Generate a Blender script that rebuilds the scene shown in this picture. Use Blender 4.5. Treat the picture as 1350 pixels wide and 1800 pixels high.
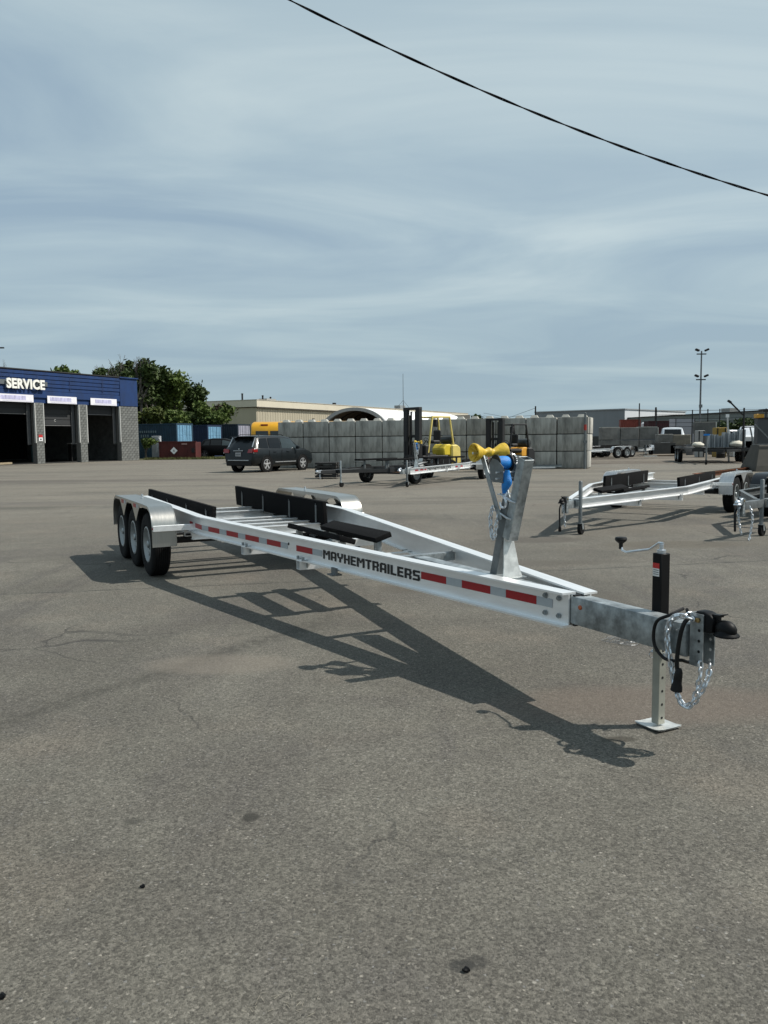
import bpy, bmesh, math, random
from mathutils import Vector, Matrix
R = math.radians
random.seed(7)
for o in list(bpy.data.objects):
    bpy.data.objects.remove(o)
scene = bpy.context.scene
COL = scene.collection

# ------------------------------------------------------------------ camera
CAM_H = 1.55
PITCH, ROLL = R(5.10), 0.0103
fw = Vector((0, math.cos(PITCH), -math.sin(PITCH)))
up0 = Vector((0, math.sin(PITCH), math.cos(PITCH)))
r0 = Vector((1, 0, 0))
rt = r0 * math.cos(ROLL) - up0 * math.sin(ROLL)
upv = up0 * math.cos(ROLL) + r0 * math.sin(ROLL)
cd = bpy.data.cameras.new('camera')
cam = bpy.data.objects.new('camera', cd)
COL.objects.link(cam)
m = Matrix((rt, upv, -fw)).transposed().to_4x4()
m.translation = Vector((0, 0, CAM_H))
cam.matrix_world = m
cd.sensor_fit = 'VERTICAL'
cd.sensor_height = 36.0
cd.lens = 1423.0 / 1800.0 * 36.0
cd.clip_start = 0.05
cd.clip_end = 3000
scene.camera = cam

# ------------------------------------------------------------------ world, sun, exposure
SUN_DIR = Vector((0.7876, 0.0, 1.0)).normalized()      # towards the sun
sun_el = math.asin(SUN_DIR.z)
world = bpy.data.worlds.new('World')
scene.world = world
world.use_nodes = True
wn, wl = world.node_tree.nodes, world.node_tree.links
wn.clear()
w_out = wn.new('ShaderNodeOutputWorld')
w_bg = wn.new('ShaderNodeBackground')
w_bg.inputs['Strength'].default_value = 0.10
sky = wn.new('ShaderNodeTexSky')
sky.sky_type = 'NISHITA'
sky.sun_disc = False
sky.sun_elevation = sun_el
sky.sun_rotation = math.atan2(SUN_DIR.x, SUN_DIR.y)
sky.air_density = 1.0
sky.dust_density = 2.0
tc = wn.new('ShaderNodeTexCoord')
sep = wn.new('ShaderNodeSeparateXYZ')
wl.new(tc.outputs['Generated'], sep.inputs[0])
def wmath(op, a, b=None, clamp=False):
    n = wn.new('ShaderNodeMath'); n.operation = op; n.use_clamp = clamp
    for i, v in enumerate((a, b)):
        if v is None: continue
        if isinstance(v, (int, float)): n.inputs[i].default_value = v
        else: wl.new(v, n.inputs[i])
    return n.outputs[0]
zc = wmath('ADD', wmath('MAXIMUM', sep.outputs[2], 0.0), 0.12)
px_ = wmath('DIVIDE', sep.outputs[0], zc)
py_ = wmath('DIVIDE', sep.outputs[1], zc)
comb = wn.new('ShaderNodeCombineXYZ')
wl.new(px_, comb.inputs[0]); wl.new(py_, comb.inputs[1])
mp = wn.new('ShaderNodeMapping')
mp.inputs['Location'].default_value = (1.7, 0.4, 0)
mp.inputs['Rotation'].default_value = (0, 0, R(-20))
mp.inputs['Scale'].default_value = (0.46, 0.95, 1.0)
wl.new(comb.outputs[0], mp.inputs[0])
n1 = wn.new('ShaderNodeTexNoise')
n1.inputs['Scale'].default_value = 1.25; n1.inputs['Detail'].default_value = 7
n1.inputs['Roughness'].default_value = 0.52; n1.inputs['Distortion'].default_value = 0.9
wl.new(mp.outputs[0], n1.inputs['Vector'])
n2 = wn.new('ShaderNodeTexNoise')
n2.inputs['Scale'].default_value = 0.33; n2.inputs['Detail'].default_value = 3
wl.new(mp.outputs[0], n2.inputs['Vector'])
mixn = wmath('ADD', wmath('MULTIPLY', n1.outputs[0], 0.6), wmath('MULTIPLY', n2.outputs[0], 0.4))
cr = wn.new('ShaderNodeValToRGB')
cr.color_ramp.elements[0].position = 0.40; cr.color_ramp.elements[0].color = (3.4, 4.6, 5.6, 1)
cr.color_ramp.elements[1].position = 0.60; cr.color_ramp.elements[1].color = (5.9, 7.05, 7.35, 1)
e = cr.color_ramp.elements.new(0.5); e.color = (4.5, 5.75, 6.4, 1)
wl.new(mixn, cr.inputs[0])
mx = wn.new('ShaderNodeMixRGB')
mx.inputs[0].default_value = 0.86
wl.new(sky.outputs[0], mx.inputs[1]); wl.new(cr.outputs[0], mx.inputs[2])
# a little darker, bluer air low down
hz = wmath('SUBTRACT', 1.0, wmath('MULTIPLY', wmath('MAXIMUM', sep.outputs[2], 0.0), 4.5), True)
mh = wn.new('ShaderNodeMixRGB'); mh.inputs[2].default_value = (3.6, 4.8, 5.45, 1)
wl.new(wmath('MULTIPLY', hz, 0.75), mh.inputs[0]); wl.new(mx.outputs[0], mh.inputs[1])
wl.new(mh.outputs[0], w_bg.inputs['Color'])
wl.new(w_bg.outputs[0], w_out.inputs[0])

sd = bpy.data.lights.new('sun', 'SUN')
sd.energy = 5.0
sd.angle = R(0.5)
sd.color = (1.0, 0.95, 0.87)
so = bpy.data.objects.new('sun', sd)
so.rotation_euler = SUN_DIR.to_track_quat('Z', 'Y').to_euler()
so.location = (20, 0, 30)
COL.objects.link(so)
scene.view_settings.view_transform = 'Standard'
scene.view_settings.look = 'None'
scene.view_settings.exposure = 0.0
scene.view_settings.gamma = 1.0
scene.view_settings.use_curve_mapping = False

# ------------------------------------------------------------------ materials
MATS = {}
def mat(name, col, rough=0.6, metal=0.0, var=0.15, vscale=6.0, bump=0.0, bscale=60.0, col2=None, coat=0.0, spec=0.5,
        stretch=None, emit=None, aniso=0.0, rnd=0.0):
    if name in MATS: return MATS[name]
    M = bpy.data.materials.new(name); M.use_nodes = True
    nt = M.node_tree; N, L = nt.nodes, nt.links
    b = N['Principled BSDF']
    b.inputs['Roughness'].default_value = rough
    b.inputs['Metallic'].default_value = metal
    b.inputs['Specular IOR Level'].default_value = spec
    if coat: b.inputs['Coat Weight'].default_value = coat; b.inputs['Coat Roughness'].default_value = 0.08
    if aniso: b.inputs['Anisotropic'].default_value = aniso
    t = N.new('ShaderNodeTexCoord'); vec = t.outputs['Object']
    if stretch:
        mpn = N.new('ShaderNodeMapping'); mpn.inputs['Scale'].default_value = stretch
        L.new(vec, mpn.inputs[0]); vec = mpn.outputs[0]
    n = N.new('ShaderNodeTexNoise'); n.inputs['Scale'].default_value = vscale
    n.inputs['Detail'].default_value = 6; n.inputs['Roughness'].default_value = 0.62
    L.new(vec, n.inputs['Vector'])
    r = N.new('ShaderNodeValToRGB')
    c2 = col2 if col2 else tuple(c * (1 - var) for c in col)
    c1 = col if col2 else tuple(min(1, c * (1 + var * 0.7)) for c in col)
    r.color_ramp.elements[0].position = 0.32; r.color_ramp.elements[0].color = (*c2, 1)
    r.color_ramp.elements[1].position = 0.68; r.color_ramp.elements[1].color = (*c1, 1)
    L.new(n.outputs[0], r.inputs[0])
    out = r.outputs[0]
    if rnd:
        oi = N.new('ShaderNodeObjectInfo')
        hs = N.new('ShaderNodeHueSaturation')
        ma = N.new('ShaderNodeMath'); ma.operation = 'MULTIPLY_ADD'
        ma.inputs[1].default_value = 2 * rnd; ma.inputs[2].default_value = 1 - rnd
        L.new(oi.outputs['Random'], ma.inputs[0]); L.new(ma.outputs[0], hs.inputs['Value'])
        L.new(out, hs.inputs['Color']); out = hs.outputs[0]
    L.new(out, b.inputs['Base Color'])
    rr = N.new('ShaderNodeMapRange')
    rr.inputs['To Min'].default_value = max(0.02, rough - 0.08); rr.inputs['To Max'].default_value = min(1, rough + 0.12)
    L.new(n.outputs[0], rr.inputs[0]); L.new(rr.outputs[0], b.inputs['Roughness'])
    if bump:
        n3 = N.new('ShaderNodeTexNoise'); n3.inputs['Scale'].default_value = bscale; n3.inputs['Detail'].default_value = 4
        L.new(vec, n3.inputs['Vector'])
        bp = N.new('ShaderNodeBump'); bp.inputs['Strength'].default_value = bump; bp.inputs['Distance'].default_value = 0.02
        L.new(n3.outputs[0], bp.inputs['Height']); L.new(bp.outputs[0], b.inputs['Normal'])
    if emit:
        b.inputs['Emission Color'].default_value = (*emit[:3], 1); b.inputs['Emission Strength'].default_value = emit[3]
    MATS[name] = M
    return M
alu = mat('mill_aluminium', (0.88, 0.89, 0.89), 0.38, 0.62, 0.06, 3.0, 0.05, 200, stretch=(0.4, 6, 6))
alu_web = alu
stainless = mat('brushed_stainless', (0.46, 0.45, 0.42), 0.30, 0.95, 0.06, 8, 0.0, stretch=(1, 12, 1))
galv = mat('galvanised_steel', (0.33, 0.36, 0.37), 0.42, 0.6, 0.5, 13, 0.06, 40)
galv_dull = mat('dull_galvanised_steel', (0.17, 0.185, 0.19), 0.5, 0.6, 0.25, 14, 0.05, 40)
zinc = mat('zinc_chain', (0.62, 0.66, 0.70), 0.3, 0.85, 0.15, 30)
rubber = mat('tyre_rubber', (0.0085, 0.0085, 0.009), 0.85, 0, 0.3, 12, 0.1, 90, spec=0.2)
carpet = mat('black_marine_carpet', (0.0075, 0.0075, 0.008), 0.95, 0, 0.3, 25, 0.25, 400, spec=0.12)
blackpaint = mat('black_paint', (0.003, 0.003, 0.0035), 0.5, 0, 0.2, 8, spec=0.2)
blackplastic = mat('black_plastic', (0.006, 0.006, 0.0065), 0.5, 0, 0.2, 12, spec=0.3)
legmat = mat('yellow_zinc_leg', (0.36, 0.36, 0.31), 0.5, 0.35, 0.12, 10)
whitezinc = mat('white_zinc_plate', (0.62, 0.63, 0.61), 0.4, 0.5, 0.25, 14, 0.04, 60)
redtape = mat('red_reflective_tape', (0.33, 0.008, 0.014), 0.35, 0, 0.1, 40)
silvertape = mat('silver_reflective_tape', (0.42, 0.46, 0.49), 0.35, 0.2, 0.05, 30)
decal = mat('black_vinyl', (0.01, 0.01, 0.011), 0.4, 0, 0.05)
yellowpoly = mat('yellow_polyurethane', (0.60, 0.40, 0.03), 0.45, 0, 0.28, 22, 0.1, 60)
bluestrap = mat('blue_webbing', (0.008, 0.20, 0.60), 0.5, 0, 0.25, 30, 0.3, 160)
redlens = mat('red_lens', (0.25, 0.01, 0.01), 0.15, 0, 0.1, coat=0.6)
whitepaint = mat('white_paint', (0.78, 0.79, 0.79), 0.4, 0, 0.08, 4)
darkmetal = mat('dark_steel', (0.014, 0.014, 0.015), 0.6, 0.3, 0.3, 8)
hole = mat('dark_hole', (0.008, 0.008, 0.008), 0.9)
rust = mat('rusty_steel', (0.20, 0.075, 0.035), 0.8, 0.1, 0.5, 5, 0.2, 40)
glass = mat('tinted_glass', (0.004, 0.005, 0.006), 0.08, 0, 0.1, spec=0.4)
glass2 = mat('clear_car_glass', (0.03, 0.042, 0.046), 0.08, 0, 0.1, spec=0.5)

# ------------------------------------------------------------------ mesh builder
class MB:
    def __init__(s): s.v = []; s.f = []
    def add(s, vs, fs):
        o = len(s.v); s.v += [tuple(v) for v in vs]; s.f += [tuple(i + o for i in f) for f in fs]; return s
    def box(s, c, d, rot=None, taper=1.0):
        hx, hy, hz = d[0] / 2, d[1] / 2, d[2] / 2
        vs = [Vector((x * hx * (taper if z > 0 else 1), y * hy * (taper if z > 0 else 1), z * hz)) for z in (-1, 1) for y in (-1, 1) for x in (-1, 1)]
        if rot is not None: vs = [rot @ v for v in vs]
        vs = [v + Vector(c) for v in vs]
        return s.add(vs, [(0, 2, 3, 1), (4, 5, 7, 6), (0, 1, 5, 4), (2, 6, 7, 3), (0, 4, 6, 2), (1, 3, 7, 5)])
    def bar(s, p, q, w, h, up=(0, 0, 1), ends=True):
        p, q, up = Vector(p), Vector(q), Vector(up)
        d = (q - p).normalized(); sd_ = d.cross(up)
        if sd_.length < 1e-4: sd_ = d.cross(Vector((1, 0, 0)))
        sd_.normalize(); u2 = sd_.cross(d)
        vs = []
        for c in (p, q):
            for a, b_ in ((-1, -1), (1, -1), (1, 1), (-1, 1)): vs.append(c + sd_ * (a * w / 2) + u2 * (b_ * h / 2))
        fs = [(0, 1, 5, 4), (1, 2, 6, 5), (2, 3, 7, 6), (3, 0, 4, 7)]
        if ends: fs += [(3, 2, 1, 0), (4, 5, 6, 7)]
        return s.add(vs, fs)
    def loft(s, rings, closed=True, cap=True):
        n = len(rings[0]); vs = [v for r in rings for v in r]; fs = []
        for i in range(len(rings) - 1):
            for j in range(n if closed else n - 1):
                a = i * n + j; b_ = i * n + (j + 1) % n
                fs.append((a, b_, b_ + n, a + n))
        if cap and closed:
            fs.append(tuple(range(n))[::-1]); k = (len(rings) - 1) * n; fs.append(tuple(range(k, k + n)))
        return s.add(vs, fs)
    def tube(s, pts, r, n=8, cap=True, closed=False):
        pts = [Vector(p) for p in pts]; rings = []; prev = None
        m_ = len(pts)
        for i, p in enumerate(pts):
            if closed: d = pts[(i + 1) % m_] - pts[i - 1]
            else: d = pts[min(i + 1, m_ - 1)] - pts[max(i - 1, 0)]
            d.normalize()
            if prev is None:
                a = d.cross(Vector((0, 0, 1)))
                if a.length < 1e-3: a = d.cross(Vector((0, 1, 0)))
                a.normalize()
            else: a = (prev - d * prev.dot(d)).normalized()
            prev = a; b_ = d.cross(a)
            rr = r[i] if isinstance(r, (list, tuple)) else r
            rings.append([p + (a * math.cos(t) + b_ * math.sin(t)) * rr for t in [2 * math.pi * k / n for k in range(n)]])
        if closed: rings.append(rings[0]); cap = False
        return s.loft(rings, True, cap)
    def lathe(s, prof, c=(0, 0, 0), axis='y', n=24, cap=False, ang=None):
        c = Vector(c); rings = []
        for r, a in prof:
            ring = []
            for k in range(n):
                t = 2 * math.pi * k / n
                x, z = r * math.cos(t), r * math.sin(t)
                if axis == 'y': v = Vector((x, a, z))
                elif axis == 'z': v = Vector((x, z, a))
                else: v = Vector((a, x, z))
                if ang is not None: v = ang @ v
                ring.append(c + v)
            rings.append(ring)
        return s.loft(rings, True, cap)
    def prism(s, poly, a0, a1, axis='y'):
        def P(x, z, a): return {'y': (x, a, z), 'x': (a, x, z), 'z': (x, z, a)}[axis]
        n = len(poly)
        vs = [P(x, z, a0) for x, z in poly] + [P(x, z, a1) for x, z in poly]
        fs = [(i, (i + 1) % n, (i + 1) % n + n, i + n) for i in range(n)] + [tuple(range(n))[::-1], tuple(range(n, 2 * n))]
        return s.add(vs, fs)
    def ball(s, c, r, n=10, sc=(1, 1, 1)):
        c = Vector(c); rings = []
        for i in range(n // 2 + 1):
            t = math.pi * i / (n // 2); rr = max(math.sin(t), 0.001)
            rings.append([c + Vector((rr * math.cos(2 * math.pi * k / n) * r * sc[0], rr * math.sin(2 * math.pi * k / n) * r * sc[1], -math.cos(t) * r * sc[2])) for k in range(n)])
        return s.loft(rings, True, True)
    def mesh(s, name, m_, bevel=0.0, smooth=False, seg=1):
        me = bpy.data.meshes.new(name)
        me.from_pydata(s.v, [], s.f); me.validate()
        bm = bmesh.new(); bm.from_mesh(me)
        bmesh.ops.recalc_face_normals(bm, faces=bm.faces)
        if bevel:
            es = [e_ for e_ in bm.edges if len(e_.link_faces) == 2 and e_.calc_face_angle(0) > 0.6]
            bmesh.ops.bevel(bm, geom=es, offset=bevel, segments=seg, affect='EDGES', profile=0.6, clamp_overlap=True)
        if smooth:
            for f_ in bm.faces: f_.smooth = True
            for e_ in bm.edges:
                if len(e_.link_faces) == 2 and e_.calc_face_angle(0) > 0.7: e_.smooth = False
        bm.to_mesh(me); bm.free()
        if m_: me.materials.append(m_)
        return me
    def build(s, name, m_, parent=None, bevel=0.0, smooth=False, loc=(0, 0, 0), rot=None, seg=1):
        me = s.mesh(name, m_, bevel, smooth, seg)
        return inst(name, me, parent, loc, rot)
def inst(name, me, parent=None, loc=(0, 0, 0), rot=None):
    o = bpy.data.objects.new(name, me); COL.objects.link(o)
    o.location = loc
    if rot: o.rotation_euler = rot
    if parent: o.parent = parent
    return o
def tag(o, label, cat, group=None, kind=None):
    if label: o['label'] = label
    if cat: o['category'] = cat
    if group: o['group'] = group
    if kind: o['kind'] = kind
    return o
def thing(name, label, cat, loc=(0, 0, 0), rz=0.0, group=None):
    o = bpy.data.objects.new(name, None); COL.objects.link(o)
    o.empty_display_size = 0.2
    o.location = loc; o.rotation_euler = (0, 0, rz)
    return tag(o, label, cat, group)
def struct(o): o['kind'] = 'structure'; return o
def copy_tree(o, parent=None):
    c = o.copy(); COL.objects.link(c)
    if parent: c.parent = parent
    for ch in list(o.children): copy_tree(ch, c)
    return c
def text_mb(txt, size, depth, offset=0.0, sx=1.0, spacing=1.0):
    cu = bpy.data.curves.new('t', 'FONT'); cu.body = txt; cu.size = size; cu.extrude = depth; cu.offset = offset; cu.space_character = spacing
    cu.resolution_u = 3
    ob = bpy.data.objects.new('t', cu); COL.objects.link(ob)
    dg = bpy.context.evaluated_depsgraph_get()
    me = bpy.data.meshes.new_from_object(ob.evaluated_get(dg))
    mb = MB(); mb.add([(v.co.x * sx, v.co.y, v.co.z) for v in me.vertices], [tuple(p.vertices) for p in me.polygons])
    bpy.data.objects.remove(ob); bpy.data.meshes.remove(me)
    return mb
def xf(mb, fn): mb.v = [tuple(fn(Vector(v))) for v in mb.v]; return mb

# ------------------------------------------------------------------ ground
def ground_material():
    M = bpy.data.materials.new('worn_asphalt'); M.use_nodes = True
    N, L = M.node_tree.nodes, M.node_tree.links
    b = N['Principled BSDF']
    g = N.new('ShaderNodeNewGeometry'); P = g.outputs['Position']
    def mth(op, a, b_=None, c_=None, clamp=False):
        n = N.new('ShaderNodeMath'); n.operation = op; n.use_clamp = clamp
        for i, v in enumerate((a, b_, c_)):
            if v is None: continue
            if isinstance(v, (int, float)): n.inputs[i].default_value = v
            else: L.new(v, n.inputs[i])
        return n.outputs[0]
    def noise(sc, det=4, rough=0.55, vec=P, dist=0.0):
        n = N.new('ShaderNodeTexNoise'); n.inputs['Scale'].default_value = sc; n.inputs['Detail'].default_value = det
        n.inputs['Roughness'].default_value = rough; n.inputs['Distortion'].default_value = dist
        L.new(vec, n.inputs['Vector']); return n.outputs[0]
    def rng(v, a, b_, c=0.0, d=1.0):
        n = N.new('ShaderNodeMapRange'); n.inputs[1].default_value = a; n.inputs[2].default_value = b_
        n.inputs[3].default_value = c; n.inputs[4].default_value = d; L.new(v, n.inputs[0]); return n.outputs[0]
    def mix(f, a, b_, mode='MIX'):
        n = N.new('ShaderNodeMixRGB'); n.blend_type = mode
        for i, v in enumerate((f, a, b_)):
            if isinstance(v, (int, float)): n.inputs[i].default_value = v
            elif isinstance(v, tuple): n.inputs[i].default_value = (*v, 1)
            else: L.new(v, n.inputs[i])
        return n.outputs[0]
    sp = N.new('ShaderNodeSeparateXYZ'); L.new(P, sp.inputs[0]); X, Y = sp.outputs[0], sp.outputs[1]
    big = noise(0.35, 5, 0.6, dist=0.6); mid = noise(2.6, 5, 0.6); fine = noise(95, 4, 0.7)
    base = mix(rng(big, 0.40, 0.60), (0.094, 0.088, 0.074), (0.133, 0.125, 0.105))
    base = mix(rng(noise(0.55, 6, 0.62, dist=0.8), 0.50, 0.62, 0, 0.7), base, (0.088, 0.081, 0.072))
    base = mix(rng(mid, 0.42, 0.66, 0, 0.55), base, (0.098, 0.090, 0.076))
    mpt = N.new('ShaderNodeMapping'); mpt.inputs['Scale'].default_value = (3.2, 0.22, 1); mpt.inputs['Rotation'].default_value = (0, 0, R(-9)); L.new(P, mpt.inputs[0])
    base = mix(mth('MULTIPLY', rng(noise(1.0, 4, 0.6, mpt.outputs[0], 0.4), 0.52, 0.66, 0, 0.45), rng(noise(0.4, 3), 0.42, 0.55)), base, (0.074, 0.068, 0.063))
    base = mix(rng(noise(0.9, 3, 0.5), 0.55, 0.75, 0, 0.5), base, (0.172, 0.148, 0.118))
    # streaky lighter wear far away
    mpn = N.new('ShaderNodeMapping'); mpn.inputs['Scale'].default_value = (0.05, 0.45, 1); mpn.inputs['Rotation'].default_value = (0, 0, R(14)); L.new(P, mpn.inputs[0])
    streak = noise(1.0, 6, 0.62, mpn.outputs[0], 0.8)
    far = rng(Y, 9, 24)
    base = mix(mth('MULTIPLY', far, rng(streak, 0.36, 0.64, 0.05, 0.95)), base, (0.210, 0.190, 0.155))
    base = mix(mth('MULTIPLY', far, rng(streak, 0.53, 0.60, 0.0, 0.65)), base, (0.098, 0.085, 0.072))
    # aggregate: every stone its own tone, irregular outlines, a few pale or black ones
    nz = N.new('ShaderNodeTexNoise'); nz.inputs['Scale'].default_value = 130; nz.inputs['Detail'].default_value = 3; L.new(P, nz.inputs['Vector'])
    wv = N.new('ShaderNodeVectorMath'); wv.operation = 'MULTIPLY_ADD'; wv.inputs[1].default_value = (0.016, 0.016, 0.0)
    L.new(nz.outputs['Color'], wv.inputs[0]); L.new(P, wv.inputs[2])
    def cells(sc):
        v = N.new('ShaderNodeTexVoronoi'); v.inputs['Scale'].default_value = sc; L.new(wv.outputs[0], v.inputs['Vector'])
        q = N.new('ShaderNodeSeparateColor'); L.new(v.outputs['Color'], q.inputs[0]); return v.outputs['Distance'], q.outputs
    d1, c1 = cells(150); d2, c2 = cells(74); d3, c3 = cells(36)
    inside = rng(d1, 0.25, 0.5, 1.0, 0.0)
    g1 = rng(c1[0], 0, 1, 0.62, 1.42); g2 = rng(c2[0], 0, 1, 0.80, 1.24)
    gg = mth('MULTIPLY', mth('MULTIPLY', g1, g2), rng(fine, 0.3, 0.7, 0.86, 1.12))
    cmb = N.new('ShaderNodeCombineColor')
    for i in range(3): L.new(gg, cmb.inputs[i])
    col = mix(1.0, base, cmb.outputs[0], 'MULTIPLY')
    pale = mth('MULTIPLY', rng(c2[1], 0.86, 0.97, 0.0, 0.75), rng(d2, 0.2, 0.42, 1, 0))
    col = mix(pale, col, mix(c2[2], (0.34, 0.31, 0.26), (0.24, 0.24, 0.235)))
    pale2 = mth('MULTIPLY', rng(c3[1], 0.93, 0.98, 0.0, 0.7), rng(d3, 0.12, 0.26, 1, 0))
    col = mix(pale2, col, (0.34, 0.32, 0.28))
    pits = mth('MULTIPLY', rng(c2[2], 0.90, 0.98, 0.0, 0.8), rng(d2, 0.15, 0.35, 1, 0))
    col = mix(pits, col, (0.03, 0.029, 0.027))
    # worn seam running across the foreground, left of the trailer
    seam_y = mth('ADD', mth('MULTIPLY', X, 1.52), 7.62)
    wob = mth('MULTIPLY', mth('SUBTRACT', noise(1.1, 4, 0.6), 0.5), 0.9)
    ds = mth('ABSOLUTE', mth('ADD', mth('SUBTRACT', Y, seam_y), wob))
    lim = mth('MULTIPLY', rng(X, -2.9, -2.3), rng(X, -0.7, -0.1, 1, 0))
    rag = rng(noise(14, 5, 0.7), 0.35, 0.6)
    seam = mth('MULTIPLY', mth('MULTIPLY', rng(ds, 0.03, 0.26, 1, 0), lim), rag)
    col = mix(mth('MULTIPLY', seam, 0.7), col, (0.052, 0.049, 0.041))
    # tan dusty patches beside it and near the jack
    def blob(cx, cy, rx, ry, soft=0.5):
        a = mth('DIVIDE', mth('SUBTRACT', X, cx), rx); c = mth('DIVIDE', mth('SUBTRACT', Y, cy), ry)
        d = mth('ADD', mth('MULTIPLY', a, a), mth('MULTIPLY', c, c))
        d = mth('ADD', d, mth('MULTIPLY', mth('SUBTRACT', noise(7 / max(rx, .05) * .12, 4, 0.6), 0.5), 0.9))
        return rng(d, 1 - soft, 1 + soft, 1, 0)
    for cx, cy, rx, ry, cc, f in ((-1.15, 5.55, 0.5, 0.25, (0.19, 0.165, 0.135), .45), (1.6, 4.6, .9, .35, (0.135, .105, .085), .5),
            (-0.566, 3.222, 0.035, 0.04, (0.035, 0.033, 0.028), .85), (-1.04, 3.2, 0.04, 0.03, (0.05, 0.048, 0.04), .6), (0.262, 2.28, 0.035, 0.03, (0.04, 0.038, 0.034), .7),
            (0.215, 2.262, 0.04, 0.028, (0.03, 0.03, 0.028), .8), (1.2, 4.05, .09, .04, (0.05, 0.045, 0.035), .8), (0.45, 8.4, .5, .35, (0.085, 0.075, 0.06), .6),
            (1.95, 7.7, .4, .5, (0.08, 0.072, 0.06), .6), (1.4, 10.0, 1.6, .25, (0.09, 0.08, 0.065), .5), (2.3, 12.3, .8, .35, (0.075, 0.065, 0.055), .6),
            (4.2, 11.6, 1.0, .4, (0.09, 0.078, 0.06), .6), (-2.0, 15.5, 2.5, .5, (0.10, 0.09, 0.078), .5), (-7.5, 21, 5, .7, (0.11, 0.1, 0.09), .5), (-14, 33, 9, 1.3, (0.09, 0.078, 0.068), .6), (1, 20, 3, .4, (0.11, 0.1, 0.085), .5)):
        col = mix(mth('MULTIPLY', blob(cx, cy, rx, ry), f), col, cc)
    # fine cracks
    vc = N.new('ShaderNodeTexVoronoi'); vc.feature = 'DISTANCE_TO_EDGE'; vc.inputs['Scale'].default_value = 0.23
    nd = N.new('ShaderNodeTexNoise'); nd.inputs['Scale'].default_value = 1.3; nd.inputs['Detail'].default_value = 5; L.new(P, nd.inputs['Vector'])
    add = N.new('ShaderNodeVectorMath'); add.operation = 'MULTIPLY_ADD'; add.inputs[1].default_value = (0.9, 0.9, 0)
    L.new(nd.outputs['Color'], add.inputs[0]); L.new(P, add.inputs[2]); L.new(add.outputs[0], vc.inputs['Vector'])
    crk = mth('MULTIPLY', rng(vc.outputs['Distance'], 0.0008, 0.0035, 1, 0), rng(noise(0.6, 2), 0.5, 0.6))
    crk = mth('MULTIPLY', crk, rng(Y, 2.0, 3.5, .35, 1))
    col = mix(mth('MULTIPLY', crk, 0.7), col, (0.04, 0.038, 0.035))
    # dirt and gravel yard far right
    edge = mth('ADD', mth('MULTIPLY', mth('SUBTRACT', noise(0.25, 5, 0.6), 0.5), 9.0), mth('SUBTRACT', Y, 46.5))
    yard = mth('MULTIPLY', rng(edge, -0.6, 1.0), rng(X, 9.5, 11))
    mpg = N.new('ShaderNodeMapping'); mpg.inputs['Scale'].default_value = (0.11, 0.42, 1); mpg.inputs['Rotation'].default_value = (0, 0, R(12)); L.new(P, mpg.inputs[0])
    gcol = mix(rng(noise(1.0, 7, 0.7, mpg.outputs[0], 0.6), 0.44, 0.56), (0.060, 0.047, 0.035), (0.155, 0.132, 0.104))
    gcol = mix(rng(noise(3.5, 4, 0.7), 0.45, 0.7, 0, 0.6), gcol, (0.21, 0.19, 0.16))
    col = mix(yard, col, gcol)
    grass = mth('MULTIPLY', mth('MULTIPLY', rng(mth('ADD', Y, mth('MULTIPLY', noise(0.8, 4), 2.0)), 71.6, 72.2), rng(Y, 110, 130, 1, 0)), rng(X, -11, -12.5))
    col = mix(grass, col, mix(noise(2, 4), (0.05, 0.06, 0.02), (0.13, 0.12, 0.07)))
    L.new(col, b.inputs['Base Color'])
    b.inputs['Roughness'].default_value = 0.88
    b.inputs['Specular IOR Level'].default_value = 0.3
    hgt = mth('ADD', mth('MULTIPLY', inside, 0.7), mth('MULTIPLY', fine, 0.9))
    hgt = mth('SUBTRACT', hgt, mth('MULTIPLY', mth('ADD', seam, crk), 1.5))
    bp = N.new('ShaderNodeBump'); bp.inputs['Strength'].default_value = 0.55; bp.inputs['Distance'].default_value = 0.006
    L.new(hgt, bp.inputs['Height']); L.new(bp.outputs[0], b.inputs['Normal'])
    return M
GM = ground_material()
gm = MB()
gm.add([(-900, -100, 0), (900, -100, 0), (900, 1800, 0), (-900, 1800, 0)], [(0, 1, 2, 3)])
struct(gm.build('ground', GM))

# ------------------------------------------------------------------ boat trailers
GLY = {
 'M': (6.4, [(0,0,1.5,7),(4.9,0,6.4,7),(1.5,4.4,2.4,6.6),(2.4,3.2,4.0,5.2),(4.0,4.4,4.9,6.6)]),
 'A': (5, [(0,0,1.5,6.3),(3.5,0,5,6.3),(0.7,5.6,4.3,7),(1.5,2,3.5,3.3)]),
 'Y': (5.2, [(0,4.2,1.5,7),(3.7,4.2,5.2,7),(0.5,2.9,4.7,4.2),(1.85,0,3.35,2.9)]),
 'H': (5, [(0,0,1.5,7),(3.5,0,5,7),(1.5,2.8,3.5,4.2)]),
 'E': (4.4, [(0,0,1.5,7),(1.5,5.6,4.4,7),(1.5,2.8,4.1,4.2),(1.5,0,4.4,1.4)]),
 'T': (4.8, [(0,5.6,4.8,7),(1.65,0,3.15,5.6)]),
 'R': (5, [(0,0,1.5,7),(1.5,5.6,4.5,7),(3.5,3.7,5,5.6),(1.5,2.4,4.3,3.7),(3.3,0,4.8,2.4)]),
 'I': (1.5, [(0,0,1.5,7)]),
 'L': (4.2, [(0,0,1.5,7),(1.5,0,4.2,1.4)]),
 'S': (5, [(0.4,5.6,5,7),(0,4.2,1.5,6.4),(0.3,2.8,4.6,4.2),(3.5,0.7,5,2.8),(0,0,4.5,1.4)]),
}
def word_rects(word, gap=0.9):
    out, x = [], 0
    for ch in word:
        w, rs = GLY[ch]
        out += [(x + a, b, x + c, d) for a, b, c, d in rs]; x += w + gap
    return out, x - gap

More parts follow.
